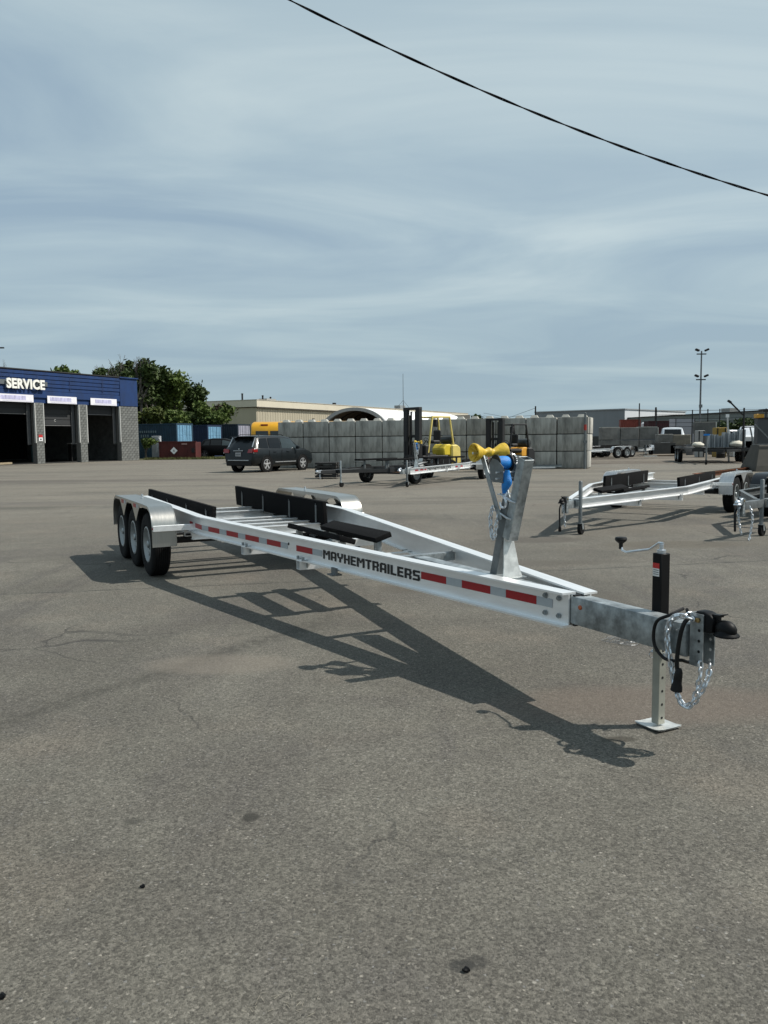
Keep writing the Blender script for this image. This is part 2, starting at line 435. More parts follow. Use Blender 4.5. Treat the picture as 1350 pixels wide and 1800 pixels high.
def sheet(mb, path, a0, a1, th):
    """thin sheet following a path in (x,z), width a0..a1 along y"""
    n = len(path); nor = []
    for i in range(n):
        p, q = path[max(i - 1, 0)], path[min(i + 1, n - 1)]
        dx, dz = q[0] - p[0], q[1] - p[1]; l_ = math.hypot(dx, dz)
        nor.append((dz / l_, -dx / l_))
    rings = []
    for (x, z), (nx, nz) in zip(path, nor):
        rings.append([(x, a0, z), (x, a1, z), (x + nx * th, a1, z + nz * th), (x + nx * th, a0, z + nz * th)])
    mb.loft(rings)
    return mb

def arc(cx, cz, r, t0, t1, n=8):
    return [(cx + r * math.cos(R(t0 + (t1 - t0) * i / n)), cz + r * math.sin(R(t0 + (t1 - t0) * i / n))) for i in range(n + 1)]

# --- wheel meshes (axis along y, outer face towards +y)
def wheel_meshes(rad=0.366, wid=0.205, spokes=8):
    t = MB(); w = wid / 2; r = rad; ri = rad * 0.56
    prof = [(ri, -w * .8), (ri + .02, -w), (r * .8, -w * 1.03), (r * .94, -w * .98), (r * .985, -w * .85)]
    for i in range(-3, 4):
        a = i * w * .23
        prof += [(r, a - w * .08), (r, a + w * .08)]
        if i < 3: prof += [(r - .012, a + w * .09), (r - .012, a + w * .14)]
    prof += [(r * .985, w * .85), (r * .94, w * .98), (r * .8, w * 1.03), (ri + .02, w), (ri, w * .8)]
    t.lathe(prof, n=36)
    rim = MB()
    rim.lathe([(ri + .012, -w * .86), (ri + .004, w * .96), (ri - .012, w * .99), (ri - .022, w * .7), (ri - .045, w * .2), (ri - .05, -w * .8)], n=32)
    for k in range(spokes):
        a = 2 * math.pi * k / spokes
        d = Vector((math.cos(a), 0, math.sin(a)))
        rim.bar(d * .055 + Vector((0, w * .42, 0)), d * (ri - .02) + Vector((0, w * .52, 0)), .05, .018, up=(0, 1, 0))
    rim.lathe([(.085, w * .25), (.085, w * .5), (.06, w * .55), (.0, w * .55)], n=20)
    hub = MB(); hub.lathe([(.042, w * .5), (.042, w * .86), (.034, w * .95), (0.0, w * .97)], n=16)
    for k in range(5):
        a = 2 * math.pi * k / 5; hub.lathe([(.01, w * .55), (.01, w * .7), (0, w * .7)], (0.06 * math.cos(a), 0, .06 * math.sin(a)), n=6)
    back = MB(); back.lathe([(ri - .03, -w * .1), (0.02, -w * .1), (0.02, -w * .15), (ri - .03, -w * .15)], n=20)
    return (t.mesh('tyre', rubber, 0, True), rim.mesh('rim', mat('silver_painted_rim', (0.36, 0.38, 0.385), 0.45, 0.4, 0.1), 0, True), hub.mesh('hub_cap', galv, 0, True), back.mesh('brake_drum', darkmetal))
WM = wheel_meshes()
def add_wheel(parent, u, y, z, side):
    w = inst('wheel', WM[0], parent, (u, y, z), (0, 0, 0 if side > 0 else math.pi)); w['label'] = 'black ribbed tyre on silver spoked rim'
    for nme, me in (('rim', WM[1]), ('hub_cap', WM[2]), ('brake_drum', WM[3])): inst(nme, me, w)
    return w

def link_mesh(L_=0.046, W=0.032, r=0.0060):
    pts = []
    s = (L_ - W) / 2
    for k in range(5): a = -math.pi / 2 + math.pi * k / 4; pts.append((s + (W / 2 - r) * math.cos(a), (W / 2 - r) * math.sin(a), 0))
    for k in range(5): a = math.pi / 2 + math.pi * k / 4; pts.append((-s + (W / 2 - r) * math.cos(a), (W / 2 - r) * math.sin(a), 0))
    return MB().tube(pts, r, 6, closed=True).mesh('chain_link', zinc, 0, True)
LINK = link_mesh()
def resample(pts, step):
    pts = [Vector(p) for p in pts]; out = [pts[0]]; acc = 0
    for a, b in zip(pts, pts[1:]):
        l_ = (b - a).length
        if l_ < 1e-6: continue
        d = step - acc
        while d <= l_:
            out.append(a + (b - a) * (d / l_)); d += step
        acc = l_ - (d - step)
    return out
def smooth_path(pts, n=6):
    pts = [Vector(p) for p in pts]; out = []
    for i in range(len(pts) - 1):
        p0, p1, p2, p3 = pts[max(i - 1, 0)], pts[i], pts[i + 1], pts[min(i + 2, len(pts) - 1)]
        for k in range(n):
            t = k / n
            out.append(0.5 * ((2 * p1) + (-p0 + p2) * t + (2 * p0 - 5 * p1 + 4 * p2 - p3) * t * t + (-p0 + 3 * p1 - 3 * p2 + p3) * t ** 3))
    return out + [pts[-1]]
def chain(parent, pts, name='safety_chain', scale=1.0):
    q = resample(smooth_path(pts), 0.031 * scale)
    sh = MB(); sh.tube([(0.011 * math.cos(t), 0, .011 * math.sin(t)) for t in [k * math.pi / 5 for k in range(10)]], .0045, 6, closed=True)
    root = sh.build(name, zinc, parent, smooth=True, loc=q[0])
    for i in range(len(q) - 1):
        c = (q[i] + q[i + 1]) / 2; d = (q[i + 1] - q[i]).normalized()
        a = d.cross(Vector((0, 0, 1)))
        if a.length < .05: a = Vector((0, 1, 0))
        a.normalize(); b_ = d.cross(a)
        tw = (math.pi / 2 if i % 2 else 0) + random.uniform(-.25, .25)
        a2 = a * math.cos(tw) + b_ * math.sin(tw); b2 = d.cross(a2)
        mm = Matrix((d, a2, b2)).transposed()
        o = inst('chain_link', LINK, root, c - q[0], mm.to_euler()); o.scale = (scale,) * 3
    return root

def ibeam_section(H, F, tf=.012, tw=.008):
    h, f_, w = H / 2, F / 2, tw / 2
    return [(-f_, -h), (f_, -h), (f_, -h + tf), (w, -h + tf), (w, h - tf), (f_, h - tf), (f_, h), (-f_, h), (-f_, h - tf), (-w, h - tf), (-w, -h + tf), (-f_, -h + tf)]

def boat_trailer(name, label, cat, loc, ang, ns, P, group=None):
    """local x runs backwards from the coupler, ns = sign of y on the lettered side"""
    T = thing(name, label, cat, (loc[0], loc[1], 0), ang, group)
    H, F = P['H'], P.get('F', .10)
    zt = lambda u: P['zf'] + (u - P['uf']) * P['sl']
    ub, w, vf, ur = P['ub'], P['w'], P['vf'], P['ur']
    fm = P.get('frame', alu)
    def yl(u): return vf + (min(u, ub) - P['uf']) / (ub - P['uf']) * (w - vf)
    # rails
    for sg in (ns, -ns):
        u0 = P['uf'] if sg == ns else P['ufar']
        rb = MB(); rings = []
        for u in (u0, ub - .08, ub + .02, ub + .12, ur):
            y = yl(u) * sg; z = zt(u) - H / 2
            pass
            rings.append([(u, y + a, z + c) for a, c in ibeam_section(H, F)])
        rb.loft(rings)
        rl = rb.build('frame_rail', fm, T)
        if sg == ns:
            rl['label'] = P.get('rail_label', 'long aluminium beam on the lettered side')
            off = .0065
            def FR(u, z, d=0.0): return (u, (yl(u) + off + d) * sg, z)
            def patch(nm, u1, u2, z1, z2, m_, th=.0015, par=rl):
                mb = MB(); k = [FR(u1, z1(u1)), FR(u2, z1(u2)), FR(u2, z2(u2)), FR(u1, z2(u1))]
                k2 = [FR(u1, z1(u1), th), FR(u2, z1(u2), th), FR(u2, z2(u2), th), FR(u1, z2(u1), th)]
                mb.add(k + k2, [(3, 2, 1, 0), (4, 5, 6, 7), (0, 1, 5, 4), (1, 2, 6, 5), (2, 3, 7, 6), (3, 0, 4, 7)])
                return mb.build(nm, m_, par)
            tz = P.get('tape_z', (.062, .007, .052))
            zt_top = lambda u: zt(u) - tz[0] - tz[1] * (u - 1.5)
            zt_bot = lambda u: zt_top(u) - tz[2]
            for i, (a, b) in enumerate(P.get('reds', [])): patch('red_reflector_strip', a, b, zt_bot, zt_top, redtape)
            for i, (a, b) in enumerate(P.get('silvers', [])): patch('silver_reflector_strip', a, b, zt_bot, zt_top, silvertape)
            if 'text' in P:
                ua, ub2, zh = P['text']
                rs, W_ = word_rects('MAYHEMTRAILERS')
                mb = MB()
                for (x0, y0, x1, y1) in rs:
                    xs = [ua + (ub2 - ua) * x / W_ for x in (x0, x1)]
                    zz = [(lambda u, t=t: zt(u) - P['text_drop'] - zh + zh * t / 7) for t in (y0, y1)]
                    ks = [FR(xs[0], zz[0](xs[0]), .0003), FR(xs[1], zz[0](xs[1]), .0003), FR(xs[1], zz[1](xs[1]), .0003), FR(xs[0], zz[1](xs[0]), .0003)]
                    ks2 = [(p[0], p[1] + .0012 * sg, p[2]) for p in ks]
                    mb.add(ks + ks2, [(3, 2, 1, 0), (4, 5, 6, 7), (0, 1, 5, 4), (1, 2, 6, 5), (2, 3, 7, 6), (3, 0, 4, 7)])
                mb.build('lettering', decal, rl)
            if P.get('bolts'):
                for u, dz in ((1.13, .045), (1.13, .15), (1.235, .045), (1.235, .15)):
                    mb = MB(); mb.lathe([(.017, 0), (.017, .003), (.011, .004), (.011, .012), (0, .012)], n=8)
                    o = mb.build('bolt', galv, rl, loc=(u - .02, (yl(u) + .0055) * sg, zt(u) - dz)); o.rotation_euler = (0, 0, 0 if sg > 0 else math.pi)
                mb = MB(); mb.lathe([(.012, 0), (.012, .004), (0, .004)], n=10); mb.build('drain_hole', hole, rl, loc=(4.26, (yl(4.26) + .004) * sg, zt(4.26) - .085))
    # tongue
    tu = P['tongue']      # (u0,u1,ztop,h,w)
    tb = MB(); tb.box(((tu[0] + tu[1]) / 2, 0, tu[2] - tu[3] / 2), (tu[1] - tu[0], tu[4], tu[3]))
    tg = tb.build('tongue', galv if fm is alu else P.get('frame', galv), T, bevel=.008, smooth=True, seg=2); tg['label'] = 'galvanised square steel tongue tube'
    if P.get('bolts'):
        mb = MB(); mb.lathe([(.014, 0), (.014, .006), (.009, .009), (0, .010)], n=10)
        mb.build('side_marker', mat('amber_lens', (.45, .09, .02), .2, coat=.5), tg, loc=(.955, tu[4] / 2 * ns, tu[2] - .055))
        for sg in (1, -1):
            mb = MB(); mb.box((1.015, 0, tu[2] + .004 if sg > 0 else tu[2] - tu[3] - .006), (.02, .10, .008)); mb.build('spacer_plate', blackplastic, T)
    # cross members
    for k, (u, z, kind, ext) in enumerate(P['cross']):
        y = yl(u) + ext; mb = MB()
        if kind == 'tube':
            s_ = .078
            for a, b, dx, dz, sx, sz in (((-y), y, 0, s_ / 2 - .002, s_, .004), ((-y), y, 0, -s_ / 2 + .002, s_, .004), ((-y), y, s_ / 2 - .002, 0, .004, s_ - .009), ((-y), y, -s_ / 2 + .002, 0, .004, s_ - .009)):
                mb.box((u + dx, 0, z + dz), (sx, 2 * y, sz))
            c_ = mb.build('crossmember', alu if fm is alu else fm, T)
            for sg in (1, -1):
                for dx in (-.06, .06):
                    m2 = MB(); yy = (yl(u)) * sg
                    m2.box((u + dx * 1.0, yy, z + s_ / 2 + .006 + .002), (.03, .09, .008)); m2.box((u + dx, yy + .035 * sg, z + s_ / 2 + .024), (.022, .018, .022)); m2.box((u + dx, yy, z + .012), (.012, .012, .06))
                    m2.build('clamp', galv, c_)
        elif kind == 'I':
            rings = [[(u + a, yy, z + c) for a, c in ibeam_section(.10, .08, .008, .006)] for yy in (-y, y)]
            mb.loft(rings); mb.build('crossmember', alu if fm is alu else fm, T)
        else:
            mb.box((u, 0, z), (.006, 2 * y, .06)); mb.box((u + .03, 0, z + .033), (.06, 2 * y, .006)); mb.build('crossmember', galv, T)
    # axles, wheels, fenders
    hubs, hr, vw = P['hubs'], P['hr'], P['vw']
    for u in hubs:
        mb = MB(); mb.box((u, 0, hr + .03), (.07, 2 * (vw - .14), .07)); mb.box((u - .08, w - .02, hr + .09), (.16, .05, .05)); mb.box((u - .08, -w + .02, hr + .09), (.16, .05, .05))
        mb.build('axle', darkmetal, T)
        for sg in (1, -1): add_wheel(T, u, vw * sg, hr, sg)
    fmats = P.get('fender_mat', stainless)
    fz = P['fz']
    for sg in (1, -1):
        rr = .27; f0, f1 = P['fend']
        if P.get('detail') and sg == -ns: f0, f1 = f0 + .22, f1 + .22
        path = [(f0, .39), (f0 + .005, fz - rr)] + arc(f0 + rr, fz - rr, rr, 178, 95, 9)[1:] + [(f0 + rr + .3, fz + .003), (f1 - rr - .3, fz + .006)] + arc(f1 - rr, fz - rr + .006, rr, 88, 2, 9) + [(f1, .42)]
        ya, yb = (vw + .135) * sg, (vw - .125) * sg
        mb = sheet(MB(), path, min(ya, yb), max(ya, yb), .004)
        fd = mb.build('fender', fmats, T, smooth=True)
        mids = [(a + b) / 2 for a, b in zip(hubs, hubs[1:])]
        for yy in (ya, yb):
            mb = MB(); xs = [f0 + rr * .5 + (f1 - f0 - rr) * i / 80 for i in range(81)]; ring = []
            def prof(x):
                if x < f0 + rr: return fz - rr + math.sqrt(max(0, rr * rr - (f0 + rr - x) ** 2)) - .003
                if x > f1 - rr: return fz - rr + .006 + math.sqrt(max(0, rr * rr - (x - f1 + rr) ** 2)) - .003
                return fz - .002
            for x in xs:
                top = prof(x); d = .032
                for mm in mids:
                    q = abs(x - mm) / .27
                    if q < 1: d = .032 + .2 * (1 - q) ** 1.25
                y0, y1 = yy - .002 * sg, yy + .002 * sg
                ring.append([(x, y0, top), (x, y1, top), (x, y1, top - d), (x, y0, top - d)])
            mb.loft(ring); mb.build('fender_skirt', fmats, fd, smooth=False)
            mb = MB(); mb.tube([(x, yy, z - .002) for x, z in path], .006, 6); mb.build('fender_lip', fmats, fd, smooth=True)
        if P.get('tread'):
            mb = MB(); n = len(path)
            import itertools
            acc = []
            dense = []
            for (x0, z0), (x1, z1) in zip(path, path[1:]):
                k = max(1, int(math.hypot(x1 - x0, z1 - z0) / .055))
                for i in range(k): dense.append((x0 + (x1 - x0) * i / k, z0 + (z1 - z0) * i / k, x1 - x0, z1 - z0))
            for i, (x, z, dx, dz) in enumerate(dense):
                l_ = math.hypot(dx, dz); tx, tz_ = dx / l_, dz / l_; nx, nz = -tz_, tx
                for j in range(5):
                    yy = min(ya, yb) + .026 + j * .052
                    c = Vector((x + nx * .003, yy, z + nz * .003)); d = Vector((tx, 0, tz_)); 
                    d2 = (d + Vector((0, 1 if (i + j) % 2 else -1, 0))).normalized()
                    mb.bar(c - d2 * .016, c + d2 * .016, .007, .004, up=(nx, 0, nz))
            o = mb.build('tread_pattern', whitezinc, fd); o['kind'] = 'stuff'
        # front bracket with marker light
        yo = (vw + .137) * sg; yi = (w + .0) * sg
        mb = MB(); mb.box((f0 - .03, (yo + yi) / 2, .60), (.04, abs(yo - yi), .065)); br = mb.build('fender_bracket', alu if fm is alu else fm, T, bevel=.003)
        mb = MB(); mb.lathe([(.016, 0), (.016, .006), (.01, .01), (0, .011)], n=10); mb.build('marker_light', redlens, br, loc=(f0 - .03, yo, .60), rot=(0, 0, 0 if sg > 0 else math.pi))
        if P.get('gusset_tape') and sg == ns:
            for mm in mids:
                mb = MB(); mb.box((mm + .05, ya + .004 * sg, fz - .042), (.17, .002, .045)); mb.build('red_reflector_strip', redtape, fd)
                mb = MB(); mb.box((mm - .11, ya + .004 * sg, fz - .042), (.12, .002, .045)); mb.build('silver_reflector_strip', silvertape, fd)
        mb = MB(); mb.lathe([(.02, 0), (.02, .01), (.008, .012), (.008, .03), (.016, .035), (.016, .05), (0, .055)], axis='z', n=8); mb.build('eye_bolt', zinc, fd, loc=((f0 + f1) / 2 + .2, (vw - .05) * sg, fz + .006))
    # bunks
    for (u0, u1, v, zt_, hb, th) in P['bunks']:
        for sg in (1, -1):
            mb = MB(); c = Vector(((u0 + u1) / 2, v * sg, zt_ - hb / 2)); mb.box(c, (u1 - u0, th, hb), Matrix.Rotation(R(4) * sg, 3, 'X') @ Matrix.Rotation(-.008, 3, 'Y'))
            bk = mb.build('bunk_board', carpet, T, bevel=.012, smooth=True, seg=2)
            L_ = u1 - u0
            for q in ((.06, .32, .62, .9) if L_ > 2.6 else (.12, .5, .88)):
                for s2 in (1, -1):
                    u = u0 + q * L_; mb = MB()
                    y = v * sg + s2 * (th / 2 + .005)
                    mb.box((u, y, zt_ - hb * .5 - .04), (.045, .007, hb * .78))
                    mb.box((u, y + s2 * .025, zt_ - hb * .93 - .02), (.045, .05, .007))
                    for k in range(5): mb.box((u, y + s2 * .005, zt_ - hb * (.2 + .14 * k)), (.012, .004, .014))
                    mb.build('bunk_bracket', galv_dull, bk)
    for (u0, u1, v, z, wd) in P.get('pads', []):
        for sg in (1, -1):
            mb = MB(); mb.box(((u0 + u1) / 2, v * sg, z), (u1 - u0, wd, .05), Matrix.Rotation(R(17) * sg, 3, 'X'))
            pd = mb.build('keel_pad', carpet, T, bevel=.01, smooth=True, seg=2)
            for u in (u0 + .12, u1 - .12):
                m2 = MB(); m2.box((u, v * sg, z - .09), (.06, .05, .13)); m2.box((u, v * sg, z - .15), (.1, .1, .01)); m2.build('pad_bracket', galv, pd)
    # coupler
    cz = P['cz']
    cp = MB()
    secs = [(.150, .034, cz + .0, cz + .095), (.105, .034, cz, cz + .098), (.07, .034, cz, cz + .088), (.05, .032, cz + .005, cz + .074)]
    cp.loft([[(u, -h, a), (u, h, a), (u, h, b - .006), (u, h * .8, b), (u, -h * .8, b), (u, -h, b - .006)] for u, h, a, b in secs])
    cp.ball((.0, 0, cz + .028), .045, 14, (1.25, .9, 1.0))
    cp.lathe([(.001, cz + .0), (.058, cz - .004), (.06, cz + .004), (.042, cz + .02), (.03, cz + .04)], (-.004, 0, 0), 'z', 18)
    cpo = cp.build('coupler', blackpaint if P.get('blackcoupler', True) else zinc, T, bevel=.003, smooth=True)
    cl = MB(); cl.bar((.07, 0, cz + .085), (.025, 0, cz + .088), .03, .012); cl.bar((.03, 0, cz + .088), (.0, 0, cz + .10), .028, .006); cl.bar((.045, 0, cz + .06), (.045, 0, cz + .09), .02, .02)
    cl.build('latch', blackplastic, cpo)
    if P.get('channel'):
        ch = MB(); zlo, zhi = cz - .175, cz + .085
        ch.box((.170, 0, (zlo + zhi) / 2), (.007, .086, zhi - zlo))
        chn = ch.build('coupler_channel', galv, T)
        for sg in (1, -1):
            s_ = MB(); s_.box((.131, .04 * sg, (zlo + zhi) / 2), (.071, .006, zhi - zlo)); pl = s_.build('channel_flange', galv, chn)
            for k in range(5):
                h_ = MB(); h_.lathe([(.0075, -.0048), (.0075, .0048)], n=10, cap=True); h_.build('bolt_hole', hole if sg == ns else mat('daylight_hole', (.7, .7, .68), .5), pl, loc=(.118, .04 * sg, zhi - .028 - k * .052))  # far flange holes coloured pale as daylight showing through
            b_ = MB(); b_.lathe([(.013, 0), (.013, .009), (0, .010)], n=6); b_.build('bolt', mat('brass_bolt', (.4, .28, .12), .4, .8), pl, loc=(.125, .0432 * sg, zhi - .03), rot=(0, 0, 0 if sg > 0 else math.pi))
    # jack
    ju, jv = P['jack']
    if P['jacktype'] == 'drop':
        mb = MB(); mb.box((ju, jv, .745), (.064, .064, .39)); 
        jk = mb.build('jack', blackpaint, T, bevel=.004, smooth=True); jk['label'] = 'tall black square tube of the drop leg jack'
        mb = MB(); mb.box((ju, jv, .50), (.064, .064, .098)); mb.build('jack_sleeve', legmat, jk, bevel=.003)
        mb = MB(); mb.box((ju, jv, .235), (.05, .05, .43)); lg = mb.build('drop_leg', legmat, jk, bevel=.003)
        for k in range(6):
            for dx, dy, ax in ((-.0252, 0, 'x'), (0, .0252 * ns, 'y')):
                if ax == 'y' and k < 5: continue
                h_ = MB(); h_.lathe([(.0075, -.0008), (.0075, .0008)], n=10, axis=ax, cap=True); h_.build('pin_hole', hole, lg, loc=(ju + dx, jv + dy, .055 + k * .073))
        g = 8; rings = []
        for i in range(g + 1):
            ring_t = []
            for j in range(g + 1):
                a, b = (i / g - .5) * 2, (j / g - .5) * 2
                ring_t.append((ju + a * .085, jv + b * .085, .010 + .018 * max(0, abs(a) - .55) ** 1.3 + .012 * max(0, abs(b) - .6)))
            rings.append(ring_t)
        mb = MB(); mb.loft(rings, closed=False, cap=False); o = [(x, y, z - .007) for r_ in rings for x, y, z in r_]
        k = len(mb.v); mb.loft([[(x, y, z - .006) for x, y, z in r_] for r_ in rings], closed=False, cap=False)
        mb.build('foot_plate', whitezinc, jk, smooth=True)
        mb = MB(); mb.box((ju + .004, jv + .0325 * ns, .875), (.045, .001, .028)); mb.build('warning_sticker', mat('sticker_red', (.5, .02, .02), .4), jk)
        mb = MB(); mb.box((ju + .004, jv + .0325 * ns, .84), (.045, .001, .042)); st = mb.build('warning_sticker', mat('sticker_white', (.7, .7, .68), .4), jk)
        mb = MB()
        for k in range(3): mb.box((ju + .004, jv + .0332 * ns, .852 - k * .011), (.036, .0006, .003))
        mb.build('sticker_print', decal, st)
        mb = MB(); mb.lathe([(.011, -.05), (.011, .05)], n=10, cap=True, c=(ju, jv, .40), axis='x')
        mb.tube([(ju + .052 + .0, jv + .02 * math.cos(t), .385 + .02 * math.sin(t)) for t in [k * .628 for k in range(10)]], .002, 5, closed=True)
        mb.tube([(ju - .056, jv + .02 * math.cos(t), .40 + .02 * math.sin(t)) for t in [k * .628 for k in range(10)]], .003, 5, closed=True)
        mb.build('jack_pin', zinc, jk, smooth=True)
        mb = MB(); mb.lathe([(.024, .94), (.024, .957), (.012, .96), (.012, .985), (0, .985)], (ju, jv, 0), 'z', 12)
        mb.tube([(ju - .012, jv, .993), (ju + .02, jv, .992), (ju + .045, jv, .975), (ju + .085, jv, .95), (ju + .255, jv, .915), (ju + .285, jv, .922), (ju + .297, jv, .95)], .0065, 8)
        ck = mb.build('crank_handle', zinc, jk, smooth=True)
        mb = MB(); mb.lathe([(.0, .0), (.011, .0), (.011, .03), (.03, .045), (.034, .056), (.03, .066), (0, .07)], (0, 0, 0), 'z', 14)
        mb.build('knob', blackplastic, ck, smooth=True, loc=(ju + .297, jv, .928))
        # clamp plate of jack on tongue
        mb = MB(); mb.box((ju, (jv + (tu[4] / 2 if jv > 0 else -tu[4] / 2)) / 2, tu[2] - tu[3] / 2), (.14, abs(jv) - tu[4] / 2 - .03, .14)); mb.build('jack_mount', galv, jk)
    else:
        mb = MB(); mb.lathe([(.031, .17), (.031, P['jz']), (.022, P['jz'] + .012), (.0, P['jz'] + .014)], (ju, jv, 0), 'z', 16)
        jk = mb.build('jack', galv_dull, T, smooth=True); jk['label'] = 'round grey swivel jack with caster wheel'
        mb = MB(); mb.lathe([(.042, -.028), (.085, -.028), (.09, -.015), (.09, .015), (.085, .028), (.042, .028)], (ju + .03, jv, .09), 'y', 20, cap=True); mb.build('caster', rubber, jk, smooth=True)
        mb = MB(); mb.bar((ju, jv + .04, .18), (ju + .03, jv + .04, .085), .05, .005, up=(0, 1, 0)); mb.bar((ju, jv - .04, .18), (ju + .03, jv - .04, .085), .05, .005, up=(0, 1, 0)); mb.box((ju, jv, .18), (.08, .085, .006)); mb.build('caster_fork', galv, jk)
        mb = MB(); mb.box((ju, jv * .7, tu[2] - .06), (.09, .06, .09)); mb.build('jack_mount', galv, jk)
    # winch stand
    if P.get('stand'):
        bz = tu[2] + .02
        def post(nm, pb, pt, s, m_, open_top=False):
            pb, pt = Vector(pb), Vector(pt); d = (pt - pb).normalized(); sx = Vector((0, 1, 0)); f_ = d.cross(sx)
            mb = MB()
            def ring(c, h): return [c + sx * (a * h) + f_ * (b * h) for a, b in ((-1, -1), (1, -1), (1, 1), (-1, 1))]
            if open_top:
                mb.loft([ring(pb, s / 2), ring(pt, s / 2), ring(pt, s / 2 - .005), ring(pb + d * .02, s / 2 - .005)], cap=True)
            else: mb.loft([ring(pb, s / 2), ring(pt, s / 2)])
            return mb.build(nm, m_, T if nm == 'winch_post' else WP, bevel=.002 if open_top else .004)
        WP = None
        WP = post('winch_post', (1.848, 0, bz - .02), (1.705, 0, 1.155), .072, galv_dull)
        WP['label'] = 'leaning galvanised winch post'
        sl_ = post('upper_tube', (1.702, 0, .895), (1.535, 0, 1.425), .074, galv, True)
        # gusset flaring out in front of the foot
        mb = MB(); p1 = Vector((1.70, 0, .93)); p2 = Vector((1.70, 0, bz - .02)); 
        mb.loft([[(1.715, -.036, .90), (1.715, .036, .90), (1.722, .036, .90), (1.722, -.036, .90)], [(1.70, -.05, .80), (1.70, .05, .80), (1.707, .05, .80), (1.707, -.05, .80)], [(1.685, -.06, .71), (1.685, .06, .71), (1.692, .06, .71), (1.692, -.06, .71)], [(1.67, -.08, bz - .015), (1.67, .08, bz - .015), (1.677, .08, bz - .015), (1.677, -.08, bz - .015)]])
        mb.build('gusset_plate', whitezinc, WP)
        mb = MB(); mb.box((1.78, 0, bz - .012), (.28, .2, .008)); mb.build('base_plate', galv, WP)
        for u, z in ((1.655, 1.155), (1.70, 1.045)):
            mb = MB(); a = .052; pts = [(u + .085, -a, z + .035), (u - .035, -a, z - .008), (u - .055, -a + .012, z - .015), (u - .055, a - .012, z - .015), (u - .035, a, z - .008), (u + .085, a, z + .035)]
            mb.tube(pts, .007, 8); mb.bar((u + .078, -a - .02, z + .033), (u + .078, a + .02, z + .033), .03, .008); mb.build('u_bolt', zinc, WP, smooth=True)
        # arm bars
        for sg in (1, -1):
            mb = MB(); mb.bar((1.735, .055 * sg, 1.02), (1.945, .06 * sg, 1.455), .008, .04, up=(1, 0, -.4)); mb.build('roller_arm', galv, WP, bevel=.001)
        mb = MB(); mb.bar((1.945, -.13, 1.455), (1.945, .13, 1.455), .014, .014); mb.build('roller_shaft', zinc, WP)
        mb = MB(); k = 1.0
        prof = [(.012, -.085), (.03, -.10), (.052, -.122), (.060, -.128), (.064, -.122), (.058, -.098), (.040, -.068), (.024, -.040), (.022, -.030), (.030, -.012), (.034, 0), (.030, .012), (.022, .030), (.024, .040), (.040, .068), (.058, .098), (.064, .122), (.060, .128), (.052, .122), (.03, .10), (.012, .085)]
        mb.lathe(prof, (1.945, 0, 1.458), 'y', 28); rl_ = mb.build('bow_roller', yellowpoly, WP, smooth=True)
        for k in range(8):
            a = k * math.pi / 4
            for sg in (1, -1):
                mb = MB(); mb.bar((1.945 + .014 * math.cos(a), .088 * sg, 1.458 + .014 * math.sin(a)), (1.945 + .05 * math.cos(a), .120 * sg, 1.458 + .05 * math.sin(a)), .005, .012)
                mb.build('roller_rib', yellowpoly, rl_)
        # winch
        wu, wz = 1.79, 1.375
        mb = MB()
        for sg in (1, -1):
            pl = [(wu - .085, wz - .115), (wu + .05, wz - .10), (wu + .065, wz + .01), (wu + .03, wz + .045), (wu - .03, wz + .035), (wu - .095, wz - .01)]
            mb.prism(pl, .056 * sg, .060 * sg)
        mb.box((wu - .02, 0, wz - .108), (.13, .116, .005))
        wn_ = mb.build('winch', galv_dull, WP, bevel=.001); wn_['label'] = 'grey hand winch frame'
        mb = MB(); mb.lathe([(.038, -.05), (.044, -.035), (.046, .0), (.044, .03), (.038, .045)], (wu, 0, wz + .015), 'y', 24, cap=True); mb.build('strap_drum', bluestrap, wn_, smooth=True)
        mb = MB(); mb.lathe([(.056, -.058), (.056, -.050), (.012, -.05), (.012, .05), (.056, .05), (.056, .056)], (wu, 0, wz + .015), 'y', 24, cap=True); mb.build('drum_flange', darkmetal, wn_)
        gy = -.083 * ns
        gr = []
        for k in range(48): gr.append((.052 + (.006 if k % 2 else 0)) )
        mb = MB(); poly = [(wu + gr[k] * math.cos(2 * math.pi * k / 48), wz + .018 + gr[k] * math.sin(2 * math.pi * k / 48)) for k in range(48)]
        mb.prism(poly, gy - .006, gy + .006); mb.build('gear', zinc, wn_)
        mb = MB(); mb.lathe([(.045, -.025), (.05, -.02), (.05, .02), (.045, .025)], (wu - .01, gy - .03 * ns, wz + .015), 'y', 20, cap=True); mb.build('gear_cover', blackplastic, wn_)
        for dz in (-.045, -.085):
            mb = MB(); mb.lathe([(.007, -.12), (.007, .09)], (wu - .055, 0, wz + dz), 'y', 8, cap=True); mb.build('bolt', zinc, wn_, smooth=True)
        mb = MB(); mb.bar((wu + .01, gy - .06 * ns, wz), (wu + .13, gy - .07 * ns, wz + .09), .006, .025, up=(0, 1, 0)); mb.lathe([(.013, -.045), (.016, 0), (.013, .045)], (wu + .13, gy - .12 * ns, wz + .09), 'y', 10, cap=True); mb.build('winch_handle', blackplastic, wn_)
        # hanging strap bundle and hook
        mb = MB(); rings = []
        for i in range(14):
            t = i / 13; z = wz - .03 - t * .17; wd = .016 + .022 * math.sin(math.pi * min(1, t * 1.15)) ; o = .006 * math.sin(9 * t)
            rings.append([(wu - .085 + .03 * t + wd * math.cos(a) * (1 + .15 * math.sin(3 * a + 7 * t)) + o, .02 * ns + (wd * .8) * math.sin(a), z) for a in [2 * math.pi * k / 12 for k in range(12)]])
        mb.loft(rings); mb.build('winch_strap', bluestrap, WP, smooth=True)
        mb = MB(); hx, hz_ = 1.70, 1.135
